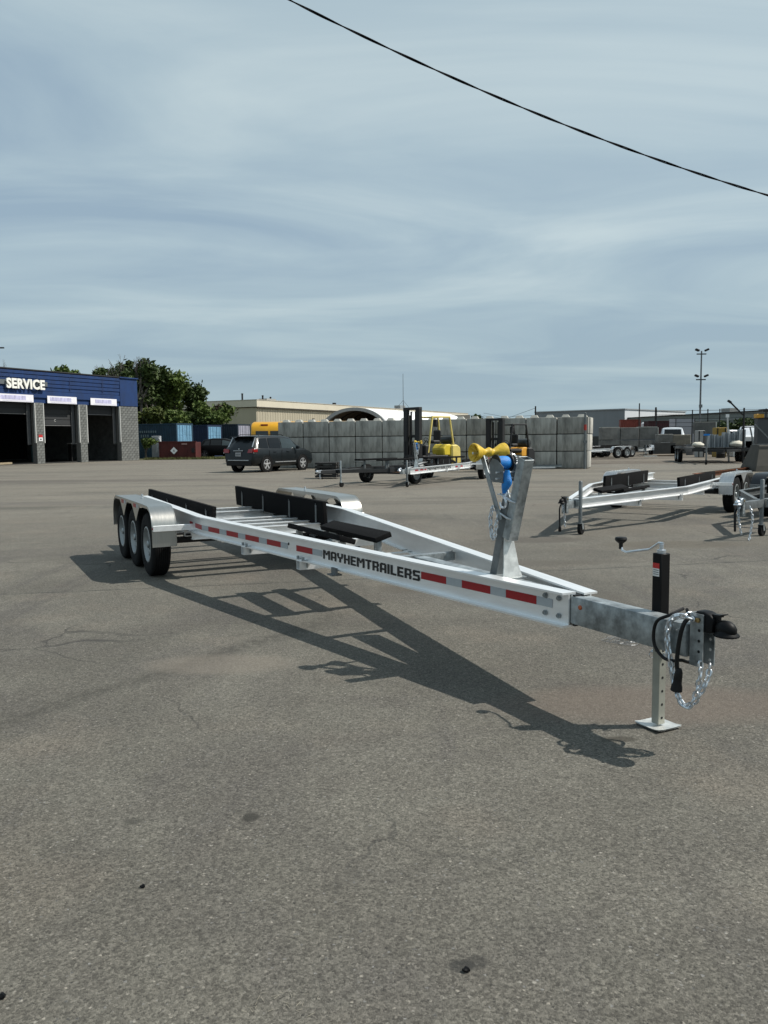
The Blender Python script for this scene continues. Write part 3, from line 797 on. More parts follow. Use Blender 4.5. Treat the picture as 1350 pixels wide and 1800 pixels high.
        pts = [(hx + .0, .052 * ns, hz_ + .045)] + [(hx + .03 * math.cos(a), .056 * ns, hz_ - .0 + .032 * math.sin(a)) for a in [R(120) - R(250) * k / 9 for k in range(10)]]
        pts = [(hx + .032 * math.cos(a), .058 * ns, hz_ + .034 * math.sin(a)) for a in [R(100) + R(265) * k / 11 for k in range(12)]]
        mb.tube(pts, .008, 8); mb.tube([(hx - .002, .05 * ns, hz_ + .034), (hx - .01, .03 * ns, hz_ + .065)], .008, 8); mb.build('strap_hook', zinc, WP, smooth=True)
        if P.get('detail'):
            c1 = [(1.80, .07 * ns, 1.10), (1.825, .07 * ns, 1.03), (1.82, .07 * ns, .97), (1.808, .07 * ns, .90), (1.785, .07 * ns, .89), (1.765, .07 * ns, .95), (1.755, .07 * ns, 1.02), (1.75, .06 * ns, 1.08)]
            chain(WP, c1, 'bow_chain')
    return T, zt, yl

OX, OY = 1.608, 3.755
MAIN = dict(uf=1.04, ufar=.99, vf=.063, ub=6.16, w=.873, ur=9.25, zf=.6537, sl=.01625, H=.205, hubs=[6.972, 7.798, 8.624], hr=.3665, vw=1.205,
    tongue=(.19, 2.9, .634, .165, .105), cross=[(5.06, .478, 'tube', .06), (4.0, .462, 'tube', .06), (2.93, .60, 'angle', -.01), (6.47, .50, 'I', .03), (6.84, .50, 'I', .03), (7.24, .50, 'I', .03), (7.62, .50, 'I', .03), (8.6, .51, 'I', .03), (9.1, .52, 'I', .0)],
    fend=(6.45, 9.02), fz=.835, bunks=[(6.34, 9.85, .68, .835, .30, .055)], pads=[(3.85, 5.12, .18, .672, .17)], cz=.612, channel=True, blackcoupler=True,
    jack=(.49, -.088), jacktype='drop', stand=True, bolts=True, detail=True, gusset_tape=True,
    reds=[(6.63, 6.50), (6.39, 6.13), (5.96, 5.69), (5.52, 5.26), (5.10, 4.82), (4.66, 4.40), (4.12, 3.85), (2.38, 2.11), (1.95, 1.68), (1.54, 1.285)],
    silvers=[(6.128, 5.962), (5.688, 5.522), (5.258, 5.102), (4.818, 4.662), (4.398, 4.28), (3.848, 3.70), (2.108, 1.952), (1.678, 1.542), (1.283, 1.16)],
    text=(3.68, 2.395, .075), text_drop=.068, rail_label='long aluminium beam with black lettering and red strips')
main, zt, yl = boat_trailer('boat_trailer', 'long three axle aluminium boat trailer in the foreground with black lettering and red strips', 'boat trailer',
    (OX, OY), -1.0922 + math.pi, 1, MAIN)
# details only the near trailer shows
def near(u, v, z): return (u, -v, z)
cab = [(.275, .02, .69), (.275, -.07, .667), (.341, -.085, .628), (.366, -.085, .564), (.356, -.085, .493), (.299, -.085, .447), (.236, -.085, .445), (.20, -.07, .455), (.22, .02, .43), (.26, .09, .47), (.29, .09, .60), (.27, .04, .685)]
mb = MB(); mb.tube(smooth_path([near(*p) for p in cab]), .0085, 8); wc = mb.build('wiring_cable', blackplastic, main, smooth=True)
cab = [(.20, .0, .655), (.175, -.05, .668), (.170, -.085, .65), (.182, -.095, .60), (.198, -.095, .514), (.203, -.095, .44), (.197, -.095, .40)]
mb = MB(); mb.tube(smooth_path([near(*p) for p in cab]), .0105, 8); wc2 = mb.build('wiring_cable', blackplastic, main, smooth=True)
mb = MB(); mb.lathe([(.012, .02), (.019, .0), (.021, -.03), (.021, -.055), (.027, -.075), (.029, -.095), (.022, -.097)], near(.19, -.095, .40), 'z', 14, cap=True, ang=Matrix.Rotation(R(-8), 3, 'Y')); mb.build('plug', blackplastic, wc2, smooth=True)
chA = [(.15, -.055, .668), (.185, -.09, .682), (.225, -.09, .672), (.250, -.09, .647), (.268, -.09, .586), (.26, -.09, .502), (.24, -.09, .42), (.219, -.09, .339), (.189, -.09, .261), (.146, -.085, .232), (.124, -.07, .263), (.112, -.06, .312), (.102, -.052, .37), (.100, -.047, .43), (.105, -.045, .475)]
chain(main, [near(*p) for p in chA])
chB = [(.19, .03, .675), (.215, -.04, .675), (.255, -.075, .655), (.287, -.075, .60), (.282, -.075, .50), (.262, -.075, .42), (.240, -.075, .33), (.214, -.07, .27), (.176, -.06, .225), (.142, -.05, .245), (.115, -.03, .30), (.10, -.0, .37), (.105, .02, .43), (.115, .03, .475)]
chain(main, [near(*p) for p in chB])
mb = MB(); mb.tube(smooth_path([(3.1, -.25, .56), (3.0, -.36, .63), (2.95, -.43, .66), (2.9, -.46, .64)]), .006, 6); mb.build('brake_hose', blackplastic, main, smooth=True)
mb = MB(); mb.box((3.42, .5, .455), (.10, .09, .012)); mb.box((3.42, .5, .485), (.09, .02, .05)); mb.build('guide_bracket', galv_dull, main)

# ------------------------------------------------------------------ helpers for placing by distance
def px(x, y, Y):
    """world point on the plane at depth Y that the photograph shows at pixel x, y (used once, for layout)"""
    r = fw + rt * ((x - 675) / 1423.0) + upv * ((900 - y) / 1423.0)
    t = Y / r.y
    return Vector((r.x * t, Y, CAM_H + r.z * t))

# ------------------------------------------------------------------ overhead cable
ca = thing('overhead_cable', 'twisted black overhead cable crossing the sky to the upper right', 'cable', (1, 9, 4.6))
A_, B_ = px(505, -2, 8.0), px(1352, 344, 9.2)
for k in range(2):
    pts = []
    for i in range(260):
        t = -0.9 + 2.9 * i / 259
        p = A_ + (B_ - A_) * t; p.z -= 0.50 * (0.25 - (t - .5) ** 2) * 1.0
        ph = t * 36 + k * math.pi
        p += Vector((0, math.cos(ph) * .0068, math.sin(ph) * .0068)); pts.append(p - Vector((1, 9, 4.6)))
    MB().tube(pts, .0062, 6).build('cable_strand', mat('cable_black', (.006, .006, .007), .9, 0, .1, spec=.1), ca, smooth=True)

# ------------------------------------------------------------------ service building
BO = Vector((-21.215, 70.466, 0)); bd = Vector((0.46787, 0.88380, 0))
bang = math.atan2(bd.y, bd.x)
bl = thing('service_building', 'blue and grey block garage at the left with a SERVICE sign above open bays', 'building', BO, bang)
# local: x along the front (0 = right hand corner, negative to the left), -y towards the yard
bluep = mat('blue_painted_metal', (0.002, 0.028, 0.115), 0.7, 0.0, 0.25, 1.5, stretch=(1, 1, .4))
blockm = mat('grey_split_face_block', (0.13, 0.135, 0.13), 0.9, 0, 0.35, 3.0, 0.5, 9)
mortar = mat('mortar', (0.12, 0.12, 0.115), 0.95, 0, 0.2, 6)
trimw = mat('pale_door_trim', (0.5, 0.5, 0.48), 0.5, 0, 0.1)
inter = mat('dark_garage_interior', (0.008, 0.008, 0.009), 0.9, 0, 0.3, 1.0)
banner = mat('faded_white_banner', (0.80, 0.79, 0.83), 0.6, 0, 0.04, 2.0)
bannerp = mat('faded_lilac_print', (0.50, 0.49, 0.68), 0.6, 0, 0.3, 3.0, stretch=(3, 1, .6))
LEFT = -24.0; DEP = 14.0; TOP = 6.95
mb = MB()
mb.box((LEFT / 2 - .1, DEP - .15, 3.4), (-LEFT, .3, 6.8)); mb.box((-.35, DEP / 2 + .2, 3.4), (.3, DEP - .3, 6.8)); mb.box((LEFT, DEP / 2, 3.4), (.3, DEP - .5, 6.8))
mb.build('wall', blockm, bl)
MB().box((LEFT / 2, DEP / 2 + .1, 6.85), (-LEFT + .1, DEP - .2, .2)).build('roof', mat('roof_gravel', (.12, .12, .12), .9), bl)
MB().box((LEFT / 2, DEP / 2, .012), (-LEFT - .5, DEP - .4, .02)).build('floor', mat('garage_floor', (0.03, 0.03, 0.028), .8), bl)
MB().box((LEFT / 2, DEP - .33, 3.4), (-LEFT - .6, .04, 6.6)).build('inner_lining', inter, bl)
piers = [(-24.0, -17.9), (-14.15, -13.75), (-10.48, -9.78), (-6.33, -5.62), (-2.02, 0.0)]
piers = [(-24.0, -18.5), (-14.5, -13.9), (-10.48, -9.78), (-6.33, -5.62), (-2.02, 0.0)]
bmesh_cache = {}
def brick_mesh(w):
    k = round(w, 3)
    if k not in bmesh_cache: bmesh_cache[k] = MB().box((0, 0, 0), (w - .010, .10, .190)).mesh('concrete_brick', mat('grey_face_block', (0.145, 0.15, 0.143), .92, 0, .45, 3.0, .5, 12, rnd=.14), .012)
    return bmesh_cache[k]
for i, (a, b) in enumerate(piers):
    pr = MB().box(((a + b) / 2, .25, 2.29), (b - a, .4, 4.58)).build('pier', mortar, bl)
    if b < -13: continue
    row = 0; z = .1
    while z < 4.55:
        x = a; first = row % 2
        ws = []
        W_ = b - a
        if W_ < 1: ws = [W_ / 2, W_ / 2] if not first else [W_ * .25, W_ * .5, W_ * .25]
        else:
            n = 5; u = W_ / n; ws = [u] * n if not first else [u / 2] + [u] * (n - 1) + [u / 2]
        for w_ in ws:
            inst('concrete_brick', brick_mesh(w_), pr, (x + w_ / 2, .012 + random.uniform(-.006, .004), z)); x += w_
        z += .2; row += 1
# blue fascia, horizontal metal siding
fa = MB().box((LEFT / 2, .2, 5.765), (-LEFT, .36, 2.36)).build('fascia', bluep, bl)
for z0, h_, d in ((6.78, .22, .06), (6.50, .26, .03), (6.20, .26, .0), (5.90, .24, .035), (5.62, .26, -.01), (5.22, .5, .04)):
    MB().box((LEFT / 2 - 1.0, .0 - d, z0), (-LEFT - 2.05, .10, h_)).build('siding_board', bluep, fa, bevel=.012)
MB().box((-1.0, -.0, 5.77), (1.98, .14, 2.30)).build('corner_panel', bluep, fa)
for x in (-3.9, -7.2, -10.2, -12.6): MB().box((x, -.07, 6.2), (.05, .04, 1.15)).build('siding_joint', mat('dark_blue_joint', (.006, .02, .08), .6), fa)
MB().box((LEFT / 2, .1, 7.0), (-LEFT + .2, .5, .08)).build('roof_edge', mat('roof_edge_black', (.02, .02, .022), .6), bl)
MB().box((-1.0, .14, 6.99), (2.1, .62, .1)).build('roof_edge', bluep, bl)
# sign
sg_ = thing('service_sign', 'white raised letters SERVICE on a grey rail above the garage bays', 'sign', BO + bd * -11.4 + Vector((0, 0, 6.0)), bang)
tm = text_mb('SERVICE', .94, .05, .035, .74, 1.06)
xs = [v[0] for v in tm.v]; sc = 3.3 / (max(xs) - min(xs)); x0_ = min(xs)
xf(tm, lambda v: Vector(((v.x - x0_) * sc - 1.62, -v.z - .26, v.y * 1.02 - .41)))
tm.build('lettering', mat('sign_white', (.85, .84, .78), .5, 0, .05), sg_)
MB().box((-.1, -.12, 0), (4.3, .05, .34)).build('sign_rail', mat('sign_rail_grey', (.10, .115, .125), .6), sg_)
# banners
for i, (a, b, lab) in enumerate(((-13.62, -10.66, 'white banner under the SERVICE sign, leftmost above the bays'), (-9.41, -6.63, 'white banner with lilac print above the bay right of the SERVICE sign'), (-5.23, -2.46, 'white banner above the rightmost open garage bay'))):
    c = BO + bd * ((a + b) / 2)
    t = thing('banner', lab, 'banner', (c.x, c.y, 4.87), bang, 'banners above the garage bays')
    MB().box((0, -.12, 0), (b - a, .03, .55)).build('backing', banner, t)
    MB().box((-.25 + .1 * i, -.1385, .03), ((b - a) * (.72 - .1 * (i == 2)), .004, .30)).build('print', bannerp, t)
    MB().box((.1, -.1385, -.2), ((b - a) * .84, .004, .035)).build('print_line', mat('lilac_line', (.55, .53, .68), .6), t)
# door trims, jamb tracks, doors
for a, b in ((-13.9, -10.48), (-9.78, -6.33), (-5.62, -2.02)):
    for x in (a + .035, b - .035):
        MB().box((x, .02, 3.07), (.07, .16, 3.0)).build('door_trim', trimw, bl)
        MB().box((x + (.18 if x < (a + b) / 2 else -.18), .5, 3.0), (.3, .08, 3.1)).build('door_track', mat('grey_track', (.075, .08, .085), .6), bl)
    dz = {-13.9: 3.75, -9.78: 2.92, -5.62: 3.85}[a]
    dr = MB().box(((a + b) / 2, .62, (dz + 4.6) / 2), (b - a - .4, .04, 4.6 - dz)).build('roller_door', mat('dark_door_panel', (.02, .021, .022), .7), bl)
    z = dz + .04
    while z < 4.4:
        MB().box(((a + b) / 2, .59, z + .2), (b - a - .5, .03, .36)).build('door_section', mat('dark_door_section', (.026, .028, .03), .7), dr); z += .42
    MB().box(((a + b) / 2, .585, dz), (b - a - .5, .05, .05)).build('door_seal', mat('pale_seal', (.16, .16, .16), .5), dr)
tm = text_mb('C', .26, .002); xf(tm, lambda v: Vector((v.x - 8.3, -v.z + .57, v.y + 3.22))); tm.build('door_letter', trimw, bl)
s_ = thing('wall_sign', 'small red and white notice on the block pier', 'sign', BO + bd * -10.12 + Vector((0, 0, 1.95)), bang)
MB().box((0, -.06, .14), (.34, .02, .2)).build('red_panel', mat('sign_red', (.5, .03, .03), .5), s_)
MB().box((0, -.06, -.1), (.34, .02, .27)).build('white_panel', whitepaint, s_)
MB().box((0, -.072, -.1), (.12, .004, .12)).build('symbol', decal, s_)
# inside: lights, posts, bright slots of daylight, timber
lampm = mat('fluorescent_tube', (.9, .9, .85), .5, emit=(.9, .92, .85, 1.2))
for (x, y, z, l_) in ((-12.6, 5, 3.55, 1.3), (-11.2, 6.5, 3.6, 1.3)):
    t = thing('ceiling_lamp', 'lit tube lamp inside the leftmost bay, ' + ('farther right of the two' if x > -12 else 'left one of the two'), 'lamp', BO + bd * x + Vector((-bd.y, bd.x, 0)) * y + Vector((0, 0, z)), bang)
    MB().box((0, 0, .06), (l_ + .1, .2, .08)).build('housing', whitepaint, t); MB().box((0, 0, 0), (l_, .1, .05)).build('tube', lampm, t)
for x, y, c, lab in ((-12.6, 4.0, (.01, .05, .2), 'blue lift post standing inside the leftmost garage bay'), (-8.0, 3.5, (.05, .10, .11), 'short teal post standing inside the middle garage bay')):
    t = thing('lift_post', lab, 'post', BO + bd * x + Vector((-bd.y, bd.x, 0)) * y, bang)
    hh = 3.0 if x < -10 else 1.3
    MB().box((0, 0, hh / 2 + .03), (.22, .22, hh)).build('column', mat('post_%d' % int(-x), c, .5), t, bevel=.02); MB().box((0, 0, .04), (.5, .5, .04)).build('foot', darkmetal, t)
t = thing('daylight_slot', 'pale slab painted as a slot of daylight in the rightmost garage bay', 'workbench', BO + bd * -3.9 + Vector((-bd.y, bd.x, 0)) * 3, bang)  # pale slab on legs, its colour stands for daylight
MB().box((0, 0, 1.5), (1.9, .5, .06)).build('top', mat('daylight_tone', (.45, .44, .42), .6), t)
for sx in (-.85, .85): MB().box((sx, 0, .75), (.08, .4, 1.44)).build('leg', darkmetal, t)
t = MB().bar((0, 0, .08), (3.0, .5, .10), .3, .14).build('timber', mat('pale_timber', (.32, .26, .17), .8), None, bevel=.01, loc=BO + bd * -14.5 + Vector((-.6, -.4, .0)), rot=(0, 0, bang))
tag(t, 'long pale timber lying at the mouth of the leftmost bay', 'timber')

# ------------------------------------------------------------------ concrete lock-block wall
W0 = Vector((-5.96, 46.08, 0)); W1 = Vector((10.26, 40.66, 0)); wd = (W1 - W0).normalized(); wlen = (W1 - W0).length
wang = math.atan2(wd.y, wd.x)
wall = thing('block_wall', 'grey concrete lock-block wall three courses high across the middle distance', 'wall', W0, wang)
conc = mat('stained_concrete', (0.30, 0.295, 0.27), 0.9, 0, 0.48, 1.6, 0.25, 30, stretch=(2.2, 1, .55), rnd=.16)
concl = mat('sunlit_concrete', (0.44, 0.43, 0.39), 0.9, 0, 0.3, 2.2, 0.3, 30, rnd=.08)  # lighter copy of the wall concrete, paints the sunlit return end
BL, BH, BD = wlen / 11, .866, .78
def block_mesh(l_, d, h_, m_): return MB().box((0, 0, 0), (l_ - .045, d, h_ - .035)).mesh('concrete_block', m_, .028, True, 2)
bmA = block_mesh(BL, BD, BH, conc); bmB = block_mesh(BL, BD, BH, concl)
lug = MB().loft([[(-.21, -.15, 0), (.21, -.15, 0), (.21, .15, 0), (-.21, .15, 0)], [(-.13, -.09, .13), (.13, -.09, .13), (.13, .09, .13), (-.13, .09, .13)]]).mesh('lug', mat('lit_lug_concrete', (.42, .41, .37), .9, 0, .3, 3), .01)  # lugs lighter than the blocks, sunlit tops put into the colour
for r_ in range(3):
    for c_ in range(11):
        x = (c_ + .5) * BL; dx = random.uniform(-.008, .008)
        o = inst('concrete_block', bmA, wall, (x + dx, BD / 2 + random.uniform(-.025, .025), BH * (r_ + .5) + .01), (0, 0, random.uniform(-.006, .006)))
        if r_ == 2:
            for sx in (-.39, .39): inst('lug', lug, o, (sx, 0, BH / 2 - .012))
    # return at the right hand end
    for k in range(1):
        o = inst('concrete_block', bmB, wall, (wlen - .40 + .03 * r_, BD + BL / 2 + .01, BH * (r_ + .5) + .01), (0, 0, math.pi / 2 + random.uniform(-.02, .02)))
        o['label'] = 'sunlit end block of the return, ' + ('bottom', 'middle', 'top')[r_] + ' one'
        if r_ == 2:
            for sx in (-.39, .39): inst('lug', lug, o, (sx, 0, BH / 2 - .012))
for r_ in range(3): MB().box((wlen / 2, BD + .04, BH * (r_ + .5)), (wlen - .9, .02, BH)).build('joint_light_stop', hole, wall)  # dark backing added behind the blocks to stop light through the joints
# pole with red band
pl = thing('gate_post', 'grey steel post with a red band standing against the right end of the block wall', 'post', (10.02, 40.35, 0))
MB().lathe([(.062, 0), (.062, 2.78), (0, 2.80)], axis='z', n=12).build('pole', galv_dull, pl, smooth=True)
MB().lathe([(.066, 1.92), (.066, 2.2)], axis='z', n=12).build('red_band', mat('red_band', (.35, .03, .02), .5), pl)
MB().box((0, -.01, 1.35), (.18, .14, .12)).build('hinge', galv_dull, pl)

# ------------------------------------------------------------------ vehicles
def car(name, label, loc, ang, S, paint, sc=1.0, rim_m=None, rear=True, group=None, windows=(), cat='suv', wheels=(.95, 3.75), wr=.37, hw=.94, arch=True, glassm=None, roofrails=True):
    T = thing(name, label, cat, (loc[0], loc[1], 0), ang, group)
    def prof(x):
        for (x0, *a), (x1, *b) in zip(S, S[1:]):
            if x0 <= x <= x1:
                t = (x - x0) / max(1e-6, x1 - x0); return [p + (q - p) * t for p, q in zip(a, b)]
        return list(S[-1][1:])
    def ring(x):
        zl, belt, roof, w, wr_ = prof(x)
        mid = zl + (belt - zl) * .45
        half = [(0, zl), (w * .86, zl), (w * .97, zl + .10), (w, mid), (w * .985, belt - .04), (w * .955, belt), (wr_ + .02, roof - .075), (wr_ - .05, roof - .015), (wr_ * .55, roof + .012), (0, roof + .018)]
        return half
    xs = []
    for (x0, *_), (x1, *_) in zip(S, S[1:]):
        n = max(1, int((x1 - x0) / .16))
        xs += [x0 + (x1 - x0) * i / n for i in range(n)]
    xs.append(S[-1][0])
    mb = MB(); rings = []
    for x in xs:
        h_ = ring(x); rings.append([(x * sc, y * sc, z * sc) for y, z in h_] + [(x * sc, -y * sc, z * sc) for y, z in h_[-2:0:-1]])
    mb.loft(rings)
    body = mb.build('body', paint, T, smooth=True)
    gm_ = glassm or glass
    def side(x, t, sg, o=.008):
        h_ = ring(x); a, b = h_[5], h_[6]
        return Vector((x * sc, (a[0] + (b[0] - a[0]) * t + o) * sg * sc, (a[1] + (b[1] - a[1]) * t) * sc))
    for wi, (xa, xb, xc, xd, g_) in enumerate(windows):     # bottom from xa..xb, top from xc..xd
        for sg in (1, -1):
            n = 6; ra, rb_ = [], []
            for i in range(n + 1):
                u = i / n
                ra.append((xa + (xb - xa) * u, .07)); rb_.append((xc + (xd - xc) * u, .93))
            m2 = MB(); m2.loft([[side(x, t, sg, .008) for x, t in ra], [side((x + y) / 2, .5, sg, .02) for (x, _), (y, _) in zip(ra, rb_)], [side(x, t, sg, .008) for x, t in rb_]], closed=False, cap=False)
            nb = len(m2.v); m2.loft([[side(x, t, sg, -.004) for x, t in ra], [side(x, t, sg, -.004) for x, t in rb_]], closed=False, cap=False)
            m2.build('side_window', g_ or gm_, T)
    def top(x, f, o=.008):
        zl, belt, roof, w, wr_ = prof(x)
        return Vector((x * sc, f * (wr_ - .07) * sc, (roof + .012 + o) * sc))
    return T, body, prof, side, top
def panel(T, name, pts, th, m_, bevel=0):
    """solid thin panel from a closed loop of 3D points, thickness along its normal"""
    pts = [Vector(p) for p in pts]; n = (pts[1] - pts[0]).cross(pts[2] - pts[1]).normalized() * th
    k = len(pts); mb = MB(); mb.add(pts + [p + n for p in pts], [tuple(range(k))[::-1], tuple(range(k, 2 * k))] + [(i, (i + 1) % k, (i + 1) % k + k, i + k) for i in range(k)])
    return mb.build(name, m_, T, bevel=bevel)

car_tire = MB(); car_tire.lathe([(.24, -.09), (.27, -.11), (.34, -.115), (.368, -.1), (.372, -.06), (.372, .06), (.368, .1), (.34, .115), (.27, .11), (.24, .09)], n=28)
CT = car_tire.mesh('tyre', rubber, 0, True)
rm = MB(); rm.lathe([(.25, -.08), (.248, .10), (.235, .105), (.225, .07), (.215, .0), (.21, -.06), (.02, -.06)], n=28)
for k in range(5):
    a = 2 * math.pi * k / 5 + .3; d = Vector((math.cos(a), 0, math.sin(a)))
    rm.bar(d * .03 + Vector((0, .085, 0)), d * .235 + Vector((0, .095, 0)), .075, .025, up=(0, 1, 0))
rm.lathe([(.055, .08), (.05, .108), (0, .112)], n=12)
CR = rm.mesh('rim', mat('alloy_rim', (.62, .63, .64), .3, .6, .08), 0, True)
CRD = rm.mesh('rim', mat('dark_rim_paint', (.12, .12, .125), .4, .4, .1), 0, True)
def car_wheel(T, x, y, sc, r=.372, steel=False):
    s_ = r / .372 * sc
    w = inst('wheel', CT, T, (x * sc, y * sc, r * sc), (0, 0, 0 if y > 0 else math.pi)); w.scale = (s_,) * 3
    inst('rim', CRD if steel else CR, w)
    return w
SUVS = [(0.0, .50, .62, .64, .78, .70), (.04, .42, .93, .96, .86, .74), (.10, .38, 1.10, 1.16, .92, .72), (.16, .36, 1.13, 1.25, .93, .70), (.44, .34, 1.13, 1.66, .945, .70), (.62, .30, 1.12, 1.71, .95, .72), (1.5, .26, 1.10, 1.745, .955, .735), (2.5, .26, 1.08, 1.73, .955, .73), (3.05, .26, 1.07, 1.66, .95, .69), (3.45, .26, 1.06, 1.40, .95, .69), (3.82, .28, 1.05, 1.14, .94, .78), (4.2, .30, 1.0, 1.09, .925, .80), (4.55, .32, .9, .97, .89, .76), (4.74, .34, .72, .80, .80, .66), (4.79, .45, .6, .62, .7, .6)]
suvpaint = mat('dark_slate_car_paint', (0.007, 0.010, 0.012), 0.35, 0.1, 0.08, 2, coat=0.25, spec=0.3)
SC = 1.045
rr_ = Vector((-5.93, 40.45, 0)); ha = math.atan2(2.60, 1.62)
# rear right wheel sits at local (.95, -.80)
cs, sn = math.cos(ha), math.sin(ha)
lx, ly = .95 * SC, -.80 * SC
suv_loc = (rr_.x - (cs * lx - sn * ly), rr_.y - (sn * lx + cs * ly))
T, body, prof, side, top = car('parked_suv', 'dark slate SUV parked in front of the left end of the block wall', suv_loc, ha, SUVS, suvpaint, SC,
    windows=[(.42, 1.12, .62, 1.12, None), (1.2, 2.05, 1.2, 2.05, None), (2.13, 3.45, 2.13, 2.98, glass2)])
for x in (.95, 3.74):
    for sg in (1, -1):
        car_wheel(T, x, .86 * sg, SC)
        mb = MB(); mb.lathe([(.435, .925), (.43, .962), (.385, .962)], (x, 0, .385), 'y', 26) if sg > 0 else mb.lathe([(.435, -.925), (.43, -.962), (.385, -.962)], (x, 0, .385), 'y', 26)
        xf(mb, lambda v: v * SC); mb.build('wheel_arch', blackplastic, T, smooth=True)
        mb = MB(); mb.lathe([(.40, .80 * sg), (.40, .9485 * sg), (.0, .9485 * sg)], (x, 0, .385), 'y', 26); xf(mb, lambda v: v * SC); mb.build('wheel_well', hole, T)
# tailgate glass, number plate, lamps, trim
def q(x, y, z): return Vector((x, y, z)) * SC
panel(T, 'rear_window', [q(.165, -.66, 1.20), q(.165, .66, 1.20), q(.425, .60, 1.63), q(.425, -.60, 1.63)], -.018, glass)
MB().box(q(.36, 0, 1.70), (.34 * SC, 1.3 * SC, .035)).build('roof_spoiler', suvpaint, T, bevel=.01)
for sg in (1, -1):
    a = [q(.02, sg * .58, .93), q(.02, sg * .88, .93), q(.05, sg * .90, 1.13), q(.07, sg * .62, 1.10)]
    if sg < 0: a = a[::-1]
    panel(T, 'tail_light', a, -.035, redlens)
    mb = MB(); mb.box(q(.16, sg * .935, 1.035), (.30 * SC, .035, .15)); mb.build('tail_light', redlens, T, bevel=.012)
    mb = MB(); mb.box(q(.12, sg * .93, .93), (.2 * SC, .04, .05)); mb.build('lamp_trim', mat('chrome', (.8, .8, .8), .12, 1), T, bevel=.006)
    mb = MB(); mb.bar(q(.155, sg * .74, 1.2), q(.43, sg * .69, 1.66), .05, .03, up=(1, 0, 0)); mb.build('rear_pillar', mat('bright_pillar', (.62, .64, .65), .2, .6), T, bevel=.006)
    mb = MB(); mb.tube([q(.75, sg * .62, 1.74), q(.85, sg * .62, 1.80), q(2.5, sg * .60, 1.79), q(2.62, sg * .60, 1.72)], .018, 6); mb.build('roof_rail', blackpaint, T, smooth=True)
    mb = MB(); mb.box(q(3.22, sg * 1.03, 1.16), (.12, .2, .16)); mb.build('mirror', suvpaint, T, bevel=.03)
    mb = MB(); mb.box(q(2.35, sg * .962, .47), (1.6 * SC, .02, .045)); mb.build('door_trim', mat('silver_trim', (.45, .46, .47), .3, .6), T, bevel=.005)
    for x in (1.55, 2.55): mb = MB(); mb.box(q(x, sg * .965, .97), (.22, .03, .035)); mb.build('door_handle', suvpaint, T, bevel=.01)
    for x in (1.16, 2.09, 3.2):
        mb = MB(); mb.box(q(x, sg * .957, .72), (.008, .012, .68)); mb.build('door_seam', hole, T)
    panel(T, 'headlight', [q(4.62, sg * .62, .78), q(4.50, sg * .88, .80), q(4.42, sg * .88, .92), q(4.58, sg * .62, .92)][::1 if sg < 0 else -1], .03, mat('clear_lens', (.75, .77, .78), .1, .3))
MB().box(q(-.012, 0, 1.03), (.03, .62, .055)).build('tailgate_handle', mat('satin_silver', (.3, .31, .32), .35, .6), T, bevel=.012)
pt = MB().box(q(-.005, 0, .86), (.02, .36, .19)).build('number_plate', mat('plate_grey', (.33, .34, .35), .5), T, bevel=.004)
for k in range(6): MB().box(q(-.018, -.12 + .048 * k, .86), (.004, .03, .075)).build('plate_mark', mat('plate_mark', (.10, .11, .13), .5), pt)
MB().box(q(-.02, 0, .58), (.05, 1.35, .05)).build('bumper_trim', mat('satin_silver2', (.42, .43, .44), .35, .5), T, bevel=.012)
MB().box(q(.05, 0, .43), (.16, 1.62, .24)).build('rear_bumper', blackplastic, T, bevel=.04)
MB().ball(q(.06, 0, 1.11), .035, 10, (.3, 1.2, 1)).build('badge', mat('badge_silver', (.6, .6, .6), .3, .8), T)

CARS = [(0.0, .45, .62, .64, .74, .6), (.05, .36, .92, .95, .84, .68), (.35, .30, .98, 1.1, .89, .66), (.75, .26, 1.0, 1.45, .90, .60), (1.4, .24, 1.0, 1.55, .91, .62), (2.3, .24, .98, 1.53, .91, .62), (2.9, .24, .97, 1.38, .91, .62), (3.45, .26, .95, 1.03, .90, .7), (4.1, .30, .86, .93, .86, .7), (4.45, .34, .68, .74, .78, .62), (4.52, .42, .58, .6, .7, .55)]
bc_p = px(340, 806, 74.0)
T, body, prof, side, top = car('parked_car', 'black car parked between the red bin and the SUV', (bc_p.x + .2, 74.6), R(-4), CARS, mat('black_car_paint', (.002, .002, .0025), .5, 0, .1, spec=.12), 1.18,
    windows=[(.72, 1.25, .92, 1.25, None), (1.33, 2.15, 1.33, 2.15, None), (2.22, 3.25, 2.22, 2.78, glass2)], cat='car')
for x in (.85, 3.6):
    for sg in (1, -1): car_wheel(T, x, .82 * sg, 1.18, .33, True)
MB().box((2.9 * 1.18, -1.12, 1.15 * 1.02), (.15, .18, .14)).build('mirror', mat('mirror_shell', (.4, .42, .44), .3), T, bevel=.02)

